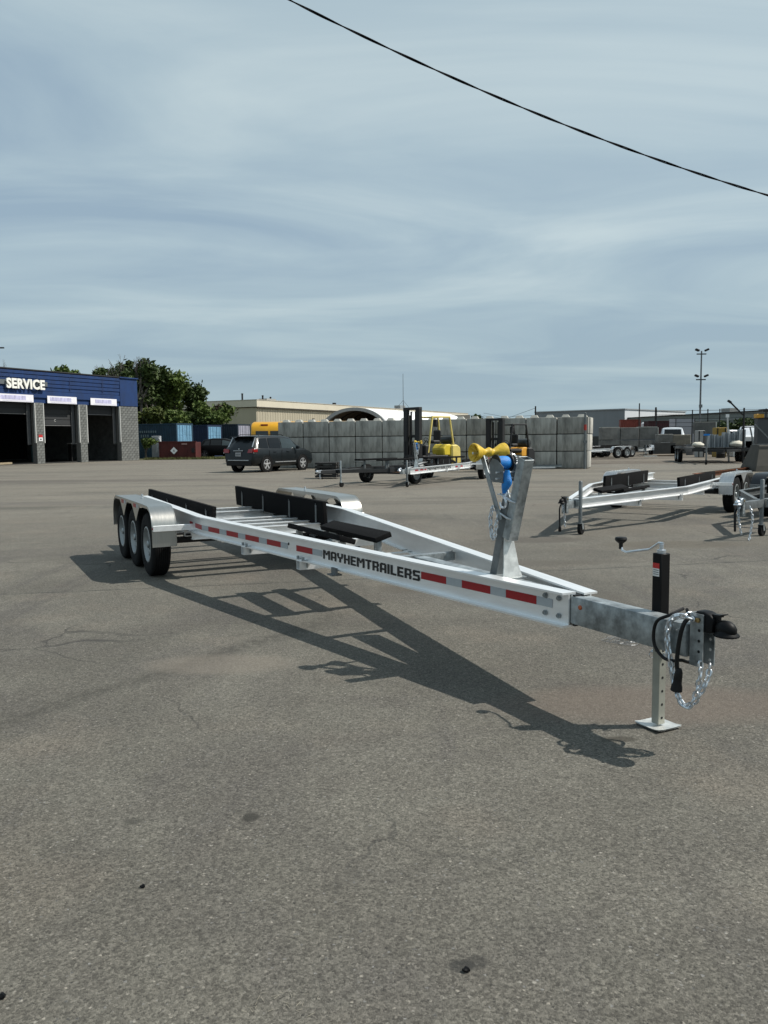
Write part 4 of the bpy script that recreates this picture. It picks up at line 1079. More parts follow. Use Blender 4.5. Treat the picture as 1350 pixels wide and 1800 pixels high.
PICK = [(0.0, .55, .80, .82, .85, .80), (.03, .50, 1.08, 1.12, .93, .86), (1.75, .48, 1.12, 1.16, .94, .87), (1.8, .46, 1.14, 1.2, .95, .74), (1.98, .46, 1.15, 1.82, .95, .68), (2.3, .44, 1.16, 1.88, .95, .69), (3.4, .44, 1.15, 1.86, .95, .69), (3.75, .44, 1.13, 1.6, .95, .70), (4.1, .46, 1.12, 1.24, .95, .84), (4.9, .48, 1.08, 1.18, .94, .84), (5.35, .50, 1.0, 1.08, .92, .8), (5.45, .6, .8, .84, .86, .75)]
def pickup(label, loc, ang, paint, sc=1.0):
    T, body, prof, side, top = car('pickup_truck', label, loc, ang, PICK, paint, sc, cat='pickup truck', windows=[(2.05, 2.75, 2.1, 2.75, None), (2.85, 3.95, 2.85, 3.5, None)])
    for x in (1.05, 4.55):
        for sg in (1, -1): car_wheel(T, x, .86 * sg, sc, .4, True)
    s_ = lambda x, y, z: Vector((x, y, z)) * sc
    panel(T, 'rear_window', [s_(1.83, -.62, 1.26), s_(1.83, .62, 1.26), s_(1.965, .58, 1.74), s_(1.965, -.58, 1.74)], -.03, glass)
    panel(T, 'windscreen', [s_(4.02, -.66, 1.30), s_(3.44, -.6, 1.83), s_(3.44, .6, 1.83), s_(4.02, .66, 1.30)], -.03, glass)
    for sg in (1, -1):
        MB().box(s_(.0, sg * .86, .95), (.05, .13, .3)).build('tail_light', redlens, T, bevel=.01)
        MB().box(s_(5.40, sg * .74, .93), (.14, .3, .2)).build('headlight', mat('clear_lens2', (.7, .72, .74), .15, .2), T, bevel=.02)
        MB().box(s_(3.85, sg * 1.08, 1.25), (.12, .26, .24)).build('mirror', blackplastic, T, bevel=.03)
    MB().box(s_(5.44, 0, .93), (.06, 1.1, .28)).build('grille', darkmetal, T); MB().box(s_(5.5, 0, .62), (.14, 1.75, .2)).build('bumper', mat('chrome_bumper', (.7, .7, .72), .2, .8), T, bevel=.03)
    MB().box(s_(-.06, 0, .6), (.14, 1.75, .18)).build('bumper', mat('chrome_bumper2', (.5, .5, .52), .3, .8), T, bevel=.03)
    MB().box(s_(-.0, 0, .95), (.03, .3, .12)).build('badge', mat('badge_silver2', (.35, .35, .36), .3, .8), T)
    return T
wp = mat('white_truck_paint', (.72, .74, .76), .25, 0, .04, 2, coat=.5)
p = px(1185, 790, 77)
pickup('white pickup truck seen from behind, parked beyond the concrete blocks', (p.x + .0, 77), R(74), wp, 1.3)
p = px(1318, 790, 72)
pickup('white pickup truck facing the yard behind the flat trailer at the right edge', (p.x + 3.0, 78), R(243), wp, 1.3)
p = px(1296, 790, 78)
pickup('dark green truck beside the white pickup at the right', (p.x + 1.6, 84), R(250), mat('dark_green_paint', (.02, .035, .035), .3, 0, .1, coat=.5), 1.12)

# school bus
yb = mat('school_bus_yellow', (.68, .34, .01), .35, 0, .08, 2)
b0 = px(446, 800, 57.5)
bus = thing('school_bus', 'yellow school bus behind the left end of the block wall', 'bus', (b0.x, 57.5, 0), R(2))
sec = [(-1.2, .5), (-1.22, 1.3), (-1.2, 2.15), (-1.12, 2.5), (-.85, 2.75), (-.4, 2.87), (0, 2.9), (.4, 2.87), (.85, 2.75), (1.12, 2.5), (1.2, 2.15), (1.22, 1.3), (1.2, .5)]
MB().loft([[(x, y * k, .5 + (z - .5) * k2) for y, z in sec] for x, k, k2 in ((0, .96, .97), (.12, 1, 1), (8.9, 1, 1), (9.0, .96, .97))]).build('body', yb, bus, smooth=True)
for k in range(8):
    for sg in (1, -1):
        f_ = MB().box((.75 + k * 1.0, 1.215 * sg, 1.93), (.86, .03, .62)).build('window', mat('bus_window_frame', (.03, .03, .03), .5), bus, bevel=.02)
        MB().box((.75 + k * 1.0, 1.235 * sg, 1.93), (.74, .012, .50)).build('pane', glass2, f_)
for z in (1.45, 1.1): MB().box((4.5, -1.225, z), (8.7, .03, .05)).build('rub_rail', blackplastic, bus)
for x in (1.6, 7.4):
    for sg in (1, -1): car_wheel(bus, x, 1.08 * sg, 1, .48, True)
for x, w_ in ((.9, .5), (2.4, .4)): MB().box((x, -1.02, 2.66), (w_, .06, .1)).build('roof_mark', mat('bus_red_lamp', (.3, .03, .01), .4), bus)

# ------------------------------------------------------------------ containers, bin
def corr(mb, L_, h_, x0, y, z0, side=-1, pitch=.28, dep=.04, axis='x'):
    n = int(L_ / pitch); ring0, ring1 = [], []
    for i in range(n):
        a = x0 + i * pitch
        for dx, d in ((0, 0), (.07, 0), (.11, 1), (.20, 1)):
            ring0.append((a + dx, y - side * d * dep)); 
    ring0.append((x0 + L_, y))
    if axis == 'x': mb.loft([[(x, yy, z0) for x, yy in ring0], [(x, yy, z0 + h_) for x, yy in ring0]], closed=False, cap=False)
    else: mb.loft([[(yy, x, z0) for x, yy in ring0], [(yy, x, z0 + h_) for x, yy in ring0]], closed=False, cap=False)
def container(label, corner, ang, L_, h_, sidem, doorm, marks=False, doors=True, wd_=2.44, name='shipping_container', group=None):
    """local origin at the near right-hand corner: long side runs to -x, door end faces +x"""
    T = thing(name, label, 'container', (corner[0], corner[1], 0), ang, group)
    bodym = MB(); corr(bodym, L_ - .3, h_ - .32, -L_ + .15, .02, .16, -1); corr(bodym, L_ - .3, h_ - .32, -L_ + .15, wd_ - .02, .16, 1)
    bodym.box((-L_ / 2, wd_ / 2, h_ - .04), (L_ - .05, wd_ - .05, .05)); bodym.box((-L_ / 2, wd_ / 2, .12), (L_ - .05, wd_ - .05, .06)); bodym.box((-L_ + .05, wd_ / 2, h_ / 2), (.05, wd_ - .1, h_ - .2))
    bodym.build('side_panel', sidem, T)
    for x in (-.07, -L_ + .07):
        for y in (.07, wd_ - .07): MB().box((x, y, h_ / 2), (.15, .15, h_)).build('corner_post', sidem, T)
    for y in (.06, wd_ - .06):
        MB().box((-L_ / 2, y, h_ - .07), (L_ - .3, .12, .14)).build('top_rail', sidem, T); MB().box((-L_ / 2, y, .09), (L_ - .3, .12, .16)).build('bottom_rail', sidem, T)
    for z in (.09, h_ - .07): MB().box((-.06, wd_ / 2, z), (.12, wd_ - .3, .14)).build('end_rail', sidem, T)
    if doors:
        for i in range(2):
            y0 = .16 + i * (wd_ - .32) / 2; w_ = (wd_ - .32) / 2 - .02
            d = MB().box((-.04, y0 + w_ / 2, h_ / 2), (.05, w_, h_ - .34)).build('door', doorm, T)
            for k in range(3): MB().box((-.012, y0 + w_ / 2, .16 + (h_ - .34) * (k + .5) / 3 + .02), (.03, w_ - .12, (h_ - .34) / 3 - .12)).build('door_panel', doorm, d)
            for k in (.28, .72): MB().lathe([(.02, .15), (.02, h_ - .15)], (.03, y0 + w_ * k, 0), 'z', 8, cap=True).build('lock_rod', doorm, d)
    if marks:
        for r_, (n, z) in enumerate(((11, h_ - .75), (4, h_ - 1.15))):
            for k in range(n): MB().box((-3.6 + (k - n / 2) * .26, -.03, z), (.14, .012, .2 if r_ == 0 else .26)).build('marking', mat('faded_marking', (.17, .23, .26), .7), T)
    return T
cA = mat('teal_container_side', (.014, .045, .078), .7, 0, .3, 1.2); cAd = mat('sunlit_container_door', (.15, .31, .45), .5, 0, .25, 1.5)  # door tone lightened to paint the sun falling on the container ends
cB = mat('navy_container_side', (.006, .018, .055), .7, 0, .3, 1.2); cC = mat('dark_teal_container_side', (.009, .02, .035), .7, 0, .3, 1.2); cCd = mat('pale_grey_container_door', (.30, .30, .36), .5, 0, .2, 1.5)
ca_ = R(-24)
container('teal shipping container with doors coloured as sunlit, nearest to the garage', (-19.25, 75.8), ca_, 8.5, 3.28, cA, cAd, True)
p = px(366, 800, 81.5); container('navy shipping container with doors coloured as sunlit, middle one of the row', (p.x, 81.5), ca_, 6.1, 3.2, cB, cAd)
p = px(419, 800, 85); container('dark container with pale grey doors, at the right end of the row beside the bus', (p.x, 85), ca_, 6.1, 3.35, cC, cCd)
dm = mat('dark_red_bin_paint', (.075, .012, .01), .75, 0, .35, 1.4, .1, 10)
dmp = thing('metal_bin', 'dark red steel bin with a white diamond placard by the containers', 'bin', (-18.15, 71.6, 0), R(-4))
MB().box((0, .8, .78), (3.25, 1.6, 1.48)).build('body', dm, dmp, bevel=.02)
for x in (-1.6, -.8, 0, .8, 1.6): MB().box((x, -.03, .78), (.09, .06, 1.42)).build('rib', dm, dmp)
MB().box((0, 0, 1.55), (3.4, .14, .1)).build('top_rail', dm, dmp)
MB().box((-.3, -.075, .78), (.46, .02, .46), Matrix.Rotation(R(45), 3, 'Y')).build('placard', whitepaint, dmp)
tm = text_mb('A', .3, .002); xf(tm, lambda v: Vector((v.x - .40, -v.z - .0895, v.y + .67))); tm.build('placard_symbol', decal, dmp)
MB().box((.65, -.07, 1.36), (.5, .02, .12)).build('label_strip', mat('faded_pink_label', (.35, .22, .2), .6), dmp)
MB().box((1.42, -.08, .8), (.25, .08, .4)).build('latch', darkmetal, dmp)
p = px(276, 800, 73.5)
wc_ = thing('white_cabinet', 'white sheet metal cabinet with a hose hoop beside the red bin', 'cabinet', (p.x, 73.5, 0))
MB().box((0, 0, 1.15), (.75, .5, 1.9)).build('body', mat('grey_white_sheet', (.38, .40, .42), .5), wc_, bevel=.02)
MB().box((-.1, -.27, .1), (.5, .1, .2)).build('foot', darkmetal, wc_)
MB().tube([(.1, -.3, .6), (.12, -.3, 1.6), (.3, -.3, 1.95), (.48, -.3, 1.6), (.5, -.3, .5)], .025, 6).build('hose_hoop', whitepaint, wc_, smooth=True)

# ------------------------------------------------------------------ beige warehouse
bg = mat('beige_corrugated_wall', (.40, .36, .27), .7, 0, .08, .6, stretch=(1, 1, .2)); bgl = mat('cream_fascia', (.60, .55, .44), .6, 0, .08, .3)
c0 = Vector((-16.87, 108.6, 0)); d1 = Vector((18.05 - -16.87, 176.2 - 108.6, 0)); L1 = d1.length; a1 = math.atan2(d1.y, d1.x)
bw = thing('beige_warehouse', 'long low beige warehouse with a cream roof edge behind the wall', 'warehouse', c0, a1)
MB().box((L1 / 2, 12, 3.0), (L1, 24, 6.0)).build('wall', bg, bw)
mb = MB()
for k in range(int(L1 / .6)): mb.box((.3 + k * .6, -.015, 3.0), (.2, .03, 6.0))
o = mb.build('wall_rib', bg, bw); o['kind'] = 'stuff'
MB().box((L1 / 2, 12, 6.55), (L1 + .5, 24.6, .9)).build('fascia', bgl, bw)
MB().box((L1 / 2, -.33, 6.03), (L1 + .3, .04, .14)).build('shadow_gap', mat('dark_brown_gap', (.03, .025, .02), .8), bw)
MB().box((L1 / 2, 12, 7.03), (L1 + .6, 24.7, .08)).build('roof', mat('warehouse_roof', (.45, .42, .36), .7), bw)
for x, y, h_ in ((1.0, 3, .9), (5, 2.5, .8), (9, 4, .8)):
    MB().lathe([(.12, 7.0), (.12, 7.0 + h_), (.2, 7.05 + h_), (0, 7.15 + h_)], (x, y, 0), 'z', 8).build('roof_vent', darkmetal, bw)
MB().box((7.5, 3.5, 7.3), (2.2, 1.4, .5)).build('roof_unit', mat('unit_grey', (.3, .3, .28), .6), bw)
MB().box((14.0, -.12, 4.4), (.35, .2, .8)).build('wall_lamp', darkmetal, bw)
MB().box((22, 1, 7.25), (.5, .4, .35)).build('roof_vent', darkmetal, bw)
MB().box((46.5, 1.5, 7.45), (2.2, 1.2, .7)).build('roof_unit', mat('unit_grey2', (.22, .24, .25), .6), bw)

# ------------------------------------------------------------------ fabric shelter
f0_ = px(622, 800, 66); sa = math.atan2(.9, .44)
sh = thing('fabric_shelter', 'white fabric arch shelter with a grey front hoop behind the block wall', 'shelter', (f0_.x, 66, 0), sa)
# local x runs back along the ridge, y across
W_, H_ = 3.2, 4.15
def archp(k, s_=1.0, hh=H_):
    t = math.pi * k / 28
    return (W_ * s_ * math.cos(t), 1.7 + (hh * 1.0 - 1.7) * s_ * math.sin(t) ** .85 if 0 < k < 28 else 1.7)
outer = [(W_, 0)] + [archp(k) for k in range(29)] + [(-W_, 0)]
inner = [(W_ - .05, 0)] + [archp(k, .985) for k in range(29)] + [(-W_ + .05, 0)]
LS = 19.0
MB().loft([[(x, y, z) for y, z in outer] + [(x, y, z) for y, z in inner[::-1]] for x in (0.2, LS)]).build('fabric', mat('white_pvc_fabric', (.78, .79, .80), .6, 0, .03, .5), sh, smooth=True)
MB().loft([[(x, y * .975, z * .985) for y, z in outer] + [(x, y * .968, z * .978) for y, z in inner[::-1]] for x in (0.3, LS - .1)]).build('lining', mat('tan_lining', (.16, .13, .10), .8), sh)
MB().loft([[(x, y * 1.01, z * 1.008 + .0) for y, z in outer] + [(x, y * .93, z * .945) for y, z in outer[::-1]] for x in (0.0, .25)]).build('front_hoop', mat('grey_hoop', (.33, .34, .34), .6), sh)
for i in range(1, 9):
    MB().tube([(i * 2.0, y * .95, z * .965) for y, z in outer], .06, 6).build('rib', darkmetal, sh)
MB().box((LS, 0, 2.0), (.1, W_ * 2 - .2, 3.9)).build('end_wall', mat('end_fabric', (.2, .18, .15), .8), sh)
p = px(709.5, 800, 72)
ms = thing('radio_mast', 'thin guyed antenna mast rising behind the dark forklift mast', 'antenna', (p.x, 72, 0))
zt_ = px(709.5, 657, 72).z
MB().tube([(0, 0, 0), (0, 0, 3.6)], .05, 6).build('lower_pole', galv_dull, ms); MB().tube([(0, 0, 3.6), (0, 0, zt_)], [.03, .018], 6).build('upper_pole', galv_dull, ms)
for dx, dy in ((-.9, 0), (.8, .3), (.1, -.8)): MB().tube([(0, 0, 5.0), (dx, dy, 4.0), (dx * 3, dy * 3, .05)], .012, 4).build('guy_wire', darkmetal, ms)

# ------------------------------------------------------------------ trees
def leaf_mat(nm, a, b):
    M = mat(nm, a, .6, 0, col2=b, vscale=.8, spec=.25); return M
leafA = leaf_mat('dark_green_leaves', (.060, .088, .022), (.022, .040, .010)); leafB = leaf_mat('mid_green_leaves', (.12, .165, .036), (.042, .07, .016)); leafC = leaf_mat('yellow_green_leaves', (.09, .11, .02), (.035, .05, .012)); leafD = leaf_mat('bronze_leaves', (.06, .04, .02), (.03, .025, .012))
barkm = mat('grey_bark', (.10, .085, .07), .9, 0, .3, 6, .3, 20); barepale = mat('pale_bare_twigs', (.11, .10, .09), .9, 0, .3, 6)
def tree(label, x, Y, ztop, width, leaves, seed, n=2600, trunk_h=None, bare=False, group=None, lean=0, lo=.25, leafsz=.22, name='leafy_tree', cat='tree'):
    rnd = random.Random(seed); T = thing(name, label, cat, (x, Y, 0), 0, group)
    tips = []; mb = MB()
    def grow(p, d, l_, r, depth):
        q_ = p + d * l_; mid = p + d * l_ * .5 + Vector((rnd.uniform(-.06, .06), rnd.uniform(-.06, .06), 0)) * l_
        mb.tube([p, mid, q_], [r, r * .85, r * .7], 6 if depth < 2 else 4)
        tips.append((mid, depth)); tips.append((q_, depth))
        if depth >= (6 if bare else 4): return
        for k in range(3 if depth < 3 else 2):
            nd = (d + Vector((rnd.uniform(-1, 1), rnd.uniform(-1, 1), rnd.uniform(-.25, .7))) * (.62 if not bare else .55)).normalized()
            grow(q_, nd, l_ * rnd.uniform(.62, .85), r * (.58 if not bare else .62), depth + 1)
    H0 = ztop * (.30 if not bare else .28)
    grow(Vector((0, 0, 0)), Vector((lean, 0, 1)).normalized(), H0, ztop * (.02 if not bare else .026) + .07, 0)
    mx_ = max(t.z for t, _ in tips); wx = max(1e-3, max(max(abs(t.x), abs(t.y)) for t, _ in tips))
    sz, sx = (ztop * .97) / mx_, (width / 2 * .92) / wx
    def rs(v): return Vector((v.x * (sx if v.z > H0 * .5 else 1 + (sx - 1) * v.z / (H0 * .5)), v.y * (sx if v.z > H0 * .5 else 1 + (sx - 1) * v.z / (H0 * .5)), v.z * sz))
    xf(mb, rs); mb.build('trunk', barepale if bare else barkm, T, smooth=True)
    if not bare:
        lm = MB(); cand = [rs(t) for t, d in tips if d >= 2]
        cl = []
        for t in cand:
            if t.z < ztop * lo: continue
            cl.append((t, rnd.uniform(.35, .95) * width * .13))
        for i in range(n):
            c, r = rnd.choice(cl)
            v = Vector((rnd.gauss(0, 1), rnd.gauss(0, 1), rnd.gauss(0, .8))); v = v.normalized() * r * rnd.random() ** .4
            p = c + v; s_ = leafsz * rnd.uniform(.5, 1.25)
            if p.z > ztop * 1.02: continue
            a = Vector((rnd.uniform(-1, 1), rnd.uniform(-1, 1), rnd.uniform(-.4, .9))).normalized(); b = a.cross(Vector((rnd.uniform(-1, 1), rnd.uniform(-1, 1), rnd.uniform(-1, 1)))).normalized()
            c2 = a.cross(b) * .3
            lm.add([p - a * s_, p + b * s_ * .5 + c2 * s_ * .3, p + a * s_, p - b * s_ * .5 + c2 * s_ * .3], [(0, 1, 2, 3)])
        me = bpy.data.meshes.new('crown'); me.from_pydata(lm.v, [], lm.f); me.materials.append(leaves)
        inst('crown', me, T)
    return T
def tpx(x, ytop, Y): p = px(x, ytop, Y); return p.x, p.z
for (lab, xx, yt, Y, wdt, lf, sd_, n, lo, ls) in (
    ('large dark green tree rising behind the teal container', 268, 634, 92, 8.5, leafA, 3, 10000, .2, .30),
    ('mid green tree with feathery top behind the navy container', 312, 655, 96, 9.0, leafB, 8, 10000, .15, .28),
    ('tall slim green treetop right of the large dark tree', 344, 672, 99, 6.5, leafA, 12, 4500, .2, .26),
    ('low green tree behind the middle container', 360, 706, 90, 6.5, leafB, 15, 5200, .1, .25),
    ('low green bush behind the teal container', 300, 722, 88, 5.0, leafB, 73, 4200, .05, .22),
    ('low green bush between the two nearest containers', 338, 724, 89, 4.6, leafA, 77, 3800, .05, .22),
    ('small bronze leaved tree in front of the beige warehouse', 380, 712, 93, 3.6, leafD, 21, 2600, .1, .2),
    ('yellow green shrub just right of the garage corner', 258, 716, 84, 4.2, leafC, 27, 3800, .1, .22),
    ('dark tree right behind the garage corner', 246, 690, 98, 6.0, leafA, 31, 5500, .15, .3),
    ('green treetop showing above the garage roof, left one of the two', 84, 643, 92, 5.0, leafB, 35, 2600, .45, .3),
    ('green treetop showing above the garage roof, right one of the two', 117, 641, 90, 4.2, leafB, 39, 2200, .45, .3)):
    x_, z_ = tpx(xx, yt, Y); tree(lab, x_, Y, z_, wdt, lf, sd_, n, lo=lo, leafsz=ls)
x_, z_ = tpx(215, 614, 88); tree('bare pale branched tree behind the garage roof', x_, 88, z_, 7.6, None, 44, bare=True, name='bare_tree')
x_, z_ = tpx(246, 622, 91); tree('bare tree with fine twigs just left of the large dark tree', x_, 91, z_, 5.0, None, 47, bare=True, name='bare_tree')
x_, z_ = tpx(178, 642, 84); tree('small dark tree tip poking above the garage roof corner', x_, 84, z_, 2.0, leafA, 51, 900, lo=.5, leafsz=.25)
x_, z_ = tpx(2, 620, 80); tree('bare tree at the far left edge behind the garage', x_ - 1.0, 80, z_, 3.5, None, 57, bare=True, name='bare_tree')
x_, z_ = tpx(257, 770, 72.2); tree('leafy weeds climbing beside the garage corner', x_, 71.9, z_, 2.2, leafB, 61, 2200, lo=.02, leafsz=.12, name='weed_clump', cat='plant')
x_, z_ = tpx(495 + 344, 727, 160); tree('tiny dark treetop on the horizon above the block wall', px(838, 740, 160).x, 160, px(838, 729, 160).z, 5, leafA, 66, 900, lo=.2, leafsz=.5)

# grass strip and kerb line behind the yard on the left
rnd = random.Random(5); mb = MB()
for i in range(5200):
    x = rnd.uniform(-21.0, -10.0); y = 71.0 + rnd.random() ** 1.6 * 2.6 + (x + 21) * .02; h_ = rnd.uniform(.06, .28)
    a = rnd.uniform(0, 3.14); dx, dy = math.cos(a) * .03, math.sin(a) * .03
    mb.add([(x - dx, y - dy, 0), (x + dx, y + dy, 0), (x + rnd.uniform(-.08, .08), y + rnd.uniform(-.08, .08), h_)], [(0, 1, 2)])
me = bpy.data.meshes.new('grass'); me.from_pydata(mb.v, [], mb.f); me.materials.append(leaf_mat('dry_grass', (.14, .14, .05), (.06, .075, .025)))
tag(inst('grass_strip', me), 'strip of rough grass along the foot of the containers', 'grass', kind='stuff')

# ------------------------------------------------------------------ forklifts
def forklift(label, x, y, ang, bodym, guardm, cwm, s=1.0, tall=3.07, hood=1.3):
    T = thing('forklift', label, 'forklift', (x, y, 0), ang); blk = mat('forklift_black', (.008, .008, .009), .6, 0, .2)
    def V(*a): return Vector(a) * s
    def bx(c, d, nm, m_, par=T, bv=.01, rot=None): return MB().box(V(*c), Vector(d) * s, rot).build(nm, m_, par, bevel=bv * s)
    # mast: two outer channels, two inner ones, chains, cross ties, carriage and forks
    ms = bx((1.30, 0, tall / s - .06), (.22, 1.12, .12), 'mast', blk)
    for sg in (1, -1):
        bx((1.30, .45 * sg, tall / s / 2), (.20, .24, tall / s - .1), 'mast_rail', blk, ms); bx((1.33, .33 * sg, tall / s / 2 - .02), (.12, .09, tall / s - .2), 'mast_inner_rail', blk, ms)
        MB().tube([V(1.25, .16 * sg, .4), V(1.25, .16 * sg, tall / s - .2)], .045 * s, 8).build('lift_cylinder', darkmetal, ms, smooth=True)
        MB().box(V(1.28, .22 * sg, 1.5), Vector((.03, .03, 2.4)) * s).build('lift_chain', mat('greasy_chain', (.10, .09, .06), .6, .5, .5, 40), ms)
        bx((1.95, .32 * sg, .12), (1.1, .12, .045), 'fork', darkmetal); bx((1.43, .32 * sg, .42), (.05, .12, .6), 'fork_shank', darkmetal)
    for z in (.35, .75): bx((1.40, 0, z), (.05, 1.02, .13), 'carriage_bar', blk)
    for z in (.55, 1.7): bx((1.22, 0, z), (.06, 1.0, .14), 'mast_tie', blk, ms)
    for k in range(6): bx((1.41, -.42 + k * .168, 1.12), (.03, .03, .68), 'load_guard_bar', blk, ms, 0)
    # chassis
    bx((.25, 0, .55), (1.7, .98, .45), 'chassis', bodym if cwm is bodym else blk, bv=.04)
    bx((.75, 0, 1.0), (.35, .95, .55), 'dash', blk, bv=.05); bx((.45, 0, .80), (.5, .9, .06), 'floor_plate', blk)
    hd = MB().prism([(-1.05, .75), (-.35, .75), (-.30, hood - .22), (-.5, hood), (-.95, hood), (-1.05, hood - .1)], -.44, .44); xf(hd, lambda v: v * s); hd.build('engine_hood', bodym, T, bevel=.05 * s)
    cw = MB().prism([(-1.42, .35), (-.78, .28), (-.78, hood - .02), (-1.15, hood - .02), (-1.38, hood - .18)], -.54, .54); xf(cw, lambda v: v * s); cw.build('counterweight', cwm, T, bevel=.06 * s)
    bx((-.05, 0, hood + .12), (.5, .5, .16), 'seat', blk, bv=.05); bx((-.28, 0, hood + .42), (.14, .48, .55), 'seat_back', blk, bv=.05)
    MB().lathe([(.02, -.3), (.2, -.26), (.22, -.2), (.22, .36), (.19, .42), (.02, .44)], (-1.0, 0, 0), 'y', 16, cap=True)
    tk = MB().lathe([(.02, -.40), (.19, -.36), (.21, -.28), (.21, .28), (.19, .36), (.02, .40)], V(-.98, 0, hood + .22), 'y', 18); tk.build('gas_bottle', mat('grey_gas_bottle', (.05, .055, .055), .35, .3), T, smooth=True)
    # guard
    gz = 2.62 / s * 1.0 if s == 1 else 2.45
    for sg in (1, -1):
        for a, b in (((.72, .44 * sg, .9), (.42, .42 * sg, gz)), ((-.95, .46 * sg, hood - .1), (-.72, .42 * sg, gz))):
            MB().bar(V(*a), V(*b), .09 * s, .07 * s).build('guard_post', guardm, T, bevel=.012)
        MB().bar(V(.45, .42 * sg, gz), V(-.76, .42 * sg, gz), .08 * s, .08 * s).build('guard_rail', guardm, T, bevel=.012)
    for k in range(6): bx((.40 - k * .22, 0, gz), (.05, .80, .04), 'guard_bar', guardm if k in (0, 5) else blk, T, .004)
    MB().box(V(-.45, -.3, gz - .28), Vector((.2, .2, .36)) * s).build('work_lamp', blk, T, bevel=.03)
    st = MB().tube([V(.42 + .0, .17 * math.cos(t), 1.52 + .10 * math.sin(t)) + V(.06 * math.sin(t), 0, 0) for t in [k * .449 for k in range(14)]], .015 * s, 6, closed=True); st.bar(V(.42, 0, 1.52), V(.7, 0, 1.2), .04 * s, .04 * s); st.build('steering_wheel', blk, T)
    for x_, r_ in ((.72, .34), (-.78, .27)):
        for sg in (1, -1):
            m_ = MB(); m_.lathe([(r_ * .5, -.1), (r_ * .95, -.1), (r_, -.07), (r_, .07), (r_ * .95, .1), (r_ * .5, .1)], n=24); xf(m_, lambda v: v * s)
            w = m_.build('wheel', rubber, T, smooth=True, loc=V(x_, .47 * sg, r_)); m2 = MB(); m2.lathe([(r_ * .5, -.08), (r_ * .5, .08), (r_ * .3, .02 * sg + .03 * sg), (.0, .05 * sg)], n=16); xf(m2, lambda v: v * s); m2.build('rim', bodym, w)
    return T
fy = mat('forklift_yellow', (.66, .50, .035), .5, 0, .16, 3); fyp = mat('pale_forklift_yellow', (.70, .56, .16), .55, 0, .16, 3)
fo = mat('forklift_orange', (.62, .30, .03), .5, 0, .12, 3); fk = mat('forklift_guard_black', (.01, .01, .011), .5)
forklift('yellow forklift with a tall black mast in front of the block wall', 2.42, 39.6, R(219), fy, fyp, fyp, 1.0)
forklift('smaller black and orange forklift in front of the block wall, right of the yellow one', 6.12, 38.9, R(222), fo, fk, fk, .9, 2.50, 1.25)

# ------------------------------------------------------------------ other boat trailers
T2P = dict(MAIN); T2P.update(uf=.9, ufar=.86, vf=.063, ub=5.0, w=.873, ur=8.6, zf=.60, hubs=[6.1, 6.93], tongue=(.19, 2.6, .58, .15, .1), cz=.55,
    cross=[(4.3, .43, 'tube', .05), (3.4, .42, 'tube', .05), (2.5, .54, 'angle', -.01), (5.4, .46, 'I', .03), (6.5, .48, 'I', .03), (7.6, .48, 'I', .03)], fend=(5.62, 7.42), fz=.83,
    bunks=[(5.2, 8.2, .68, .79, .28, .055)], pads=[(3.3, 4.4, .18, .62, .17)], channel=False, blackcoupler=False, jack=(.5, -.09), jacktype='caster', jz=.86, bolts=False, detail=False,
    reds=[(1.2, 1.42), (1.54, 1.76), (1.84, 1.97), (4.1, 4.28), (4.5, 4.68)], silvers=[(1.43, 1.53), (1.77, 1.83), (4.29, 4.49)], text=(2.05, 3.75, .085), text_drop=.05, rail_label='white aluminium beam with small black lettering')
boat_trailer('boat_trailer', 'white boat trailer with small black lettering and blue winch strap parked before the forklifts', 'boat trailer', (.50, 26.0), R(69), -1, T2P)
RP = dict(MAIN); RP.update(uf=.42, ufar=.40, vf=.06, ub=3.55, w=.93, ur=7.4, zf=.575, sl=.02, H=.152, F=.09, hubs=[5.75, 6.58], tongue=(.17, 1.7, .56, .13, .09), cz=.535,
    cross=[(2.1, .40, 'tube', .02), (3.3, .43, 'tube', .05), (1.3, .50, 'angle', -.01), (4.6, .47, 'I', .03), (6.1, .49, 'I', .03), (7.1, .5, 'I', .03)], fend=(5.22, 7.1), fz=.80, fender_mat=mat('diamond_plate', (.50, .52, .54), .3, .85, .1, 10), tread=True,
    bunks=[(3.7, 6.3, .72, .80, .26, .055)], pads=[(2.0, 3.4, .2, .61, .17)], channel=True, blackcoupler=True, jack=(.46, -.12), jacktype='caster', jz=.85, stand=False, bolts=False, detail=False, gusset_tape=False, reds=[], silvers=[], rail_label='sunlit aluminium beam')
RP.pop('text')
tr, _, _ = boat_trailer('boat_trailer', 'aluminium boat trailer with bright tread plate fenders and black bunks at the right', 'boat trailer', (2.78, 12.62), R(54), -1, RP)
# hanging chain, hose and winch-post bracket on that trailer
chain(tr, [(.12, 0, .53), (.10, .02, .44), (.11, .0, .34), (.13, 0, .22), (.14, 0, .12)], scale=1.25)
mb = MB(); mb.tube(smooth_path([(.2, .06, .55), (.16, .1, .45), (.13, .09, .3), (.12, .08, .14)]), .012, 6); mb.lathe([(.02, 0), (.026, -.06), (.02, -.08)], (.12, .08, .15), 'z', 10, cap=True); mb.build('wiring_plug', blackplastic, tr, smooth=True)
KP = dict(RP); KP.update(frame=galv_dull, fender_mat=mat('black_fender_paint', (.012, .014, .018), .35, 0, .15), tread=False, blackcoupler=False, uf=.85, ufar=.85, vf=.08, ub=2.3, w=.95, H=.13, F=.07, hubs=[4.2, 5.05], fend=(3.65, 5.6), fz=.84, ur=6.6, tongue=(.17, 1.5, .57, .12, .1),
    cross=[(2.1, .44, 'tube', .02), (3.3, .45, 'tube', .05), (4.4, .45, 'tube', .03), (6.1, .49, 'tube', .03)], bunks=[(2.5, 5.6, .55, .90, .34, .06)], pads=[], rail_label='grey painted steel rail', jz=.87, jack=(.82, -.02))
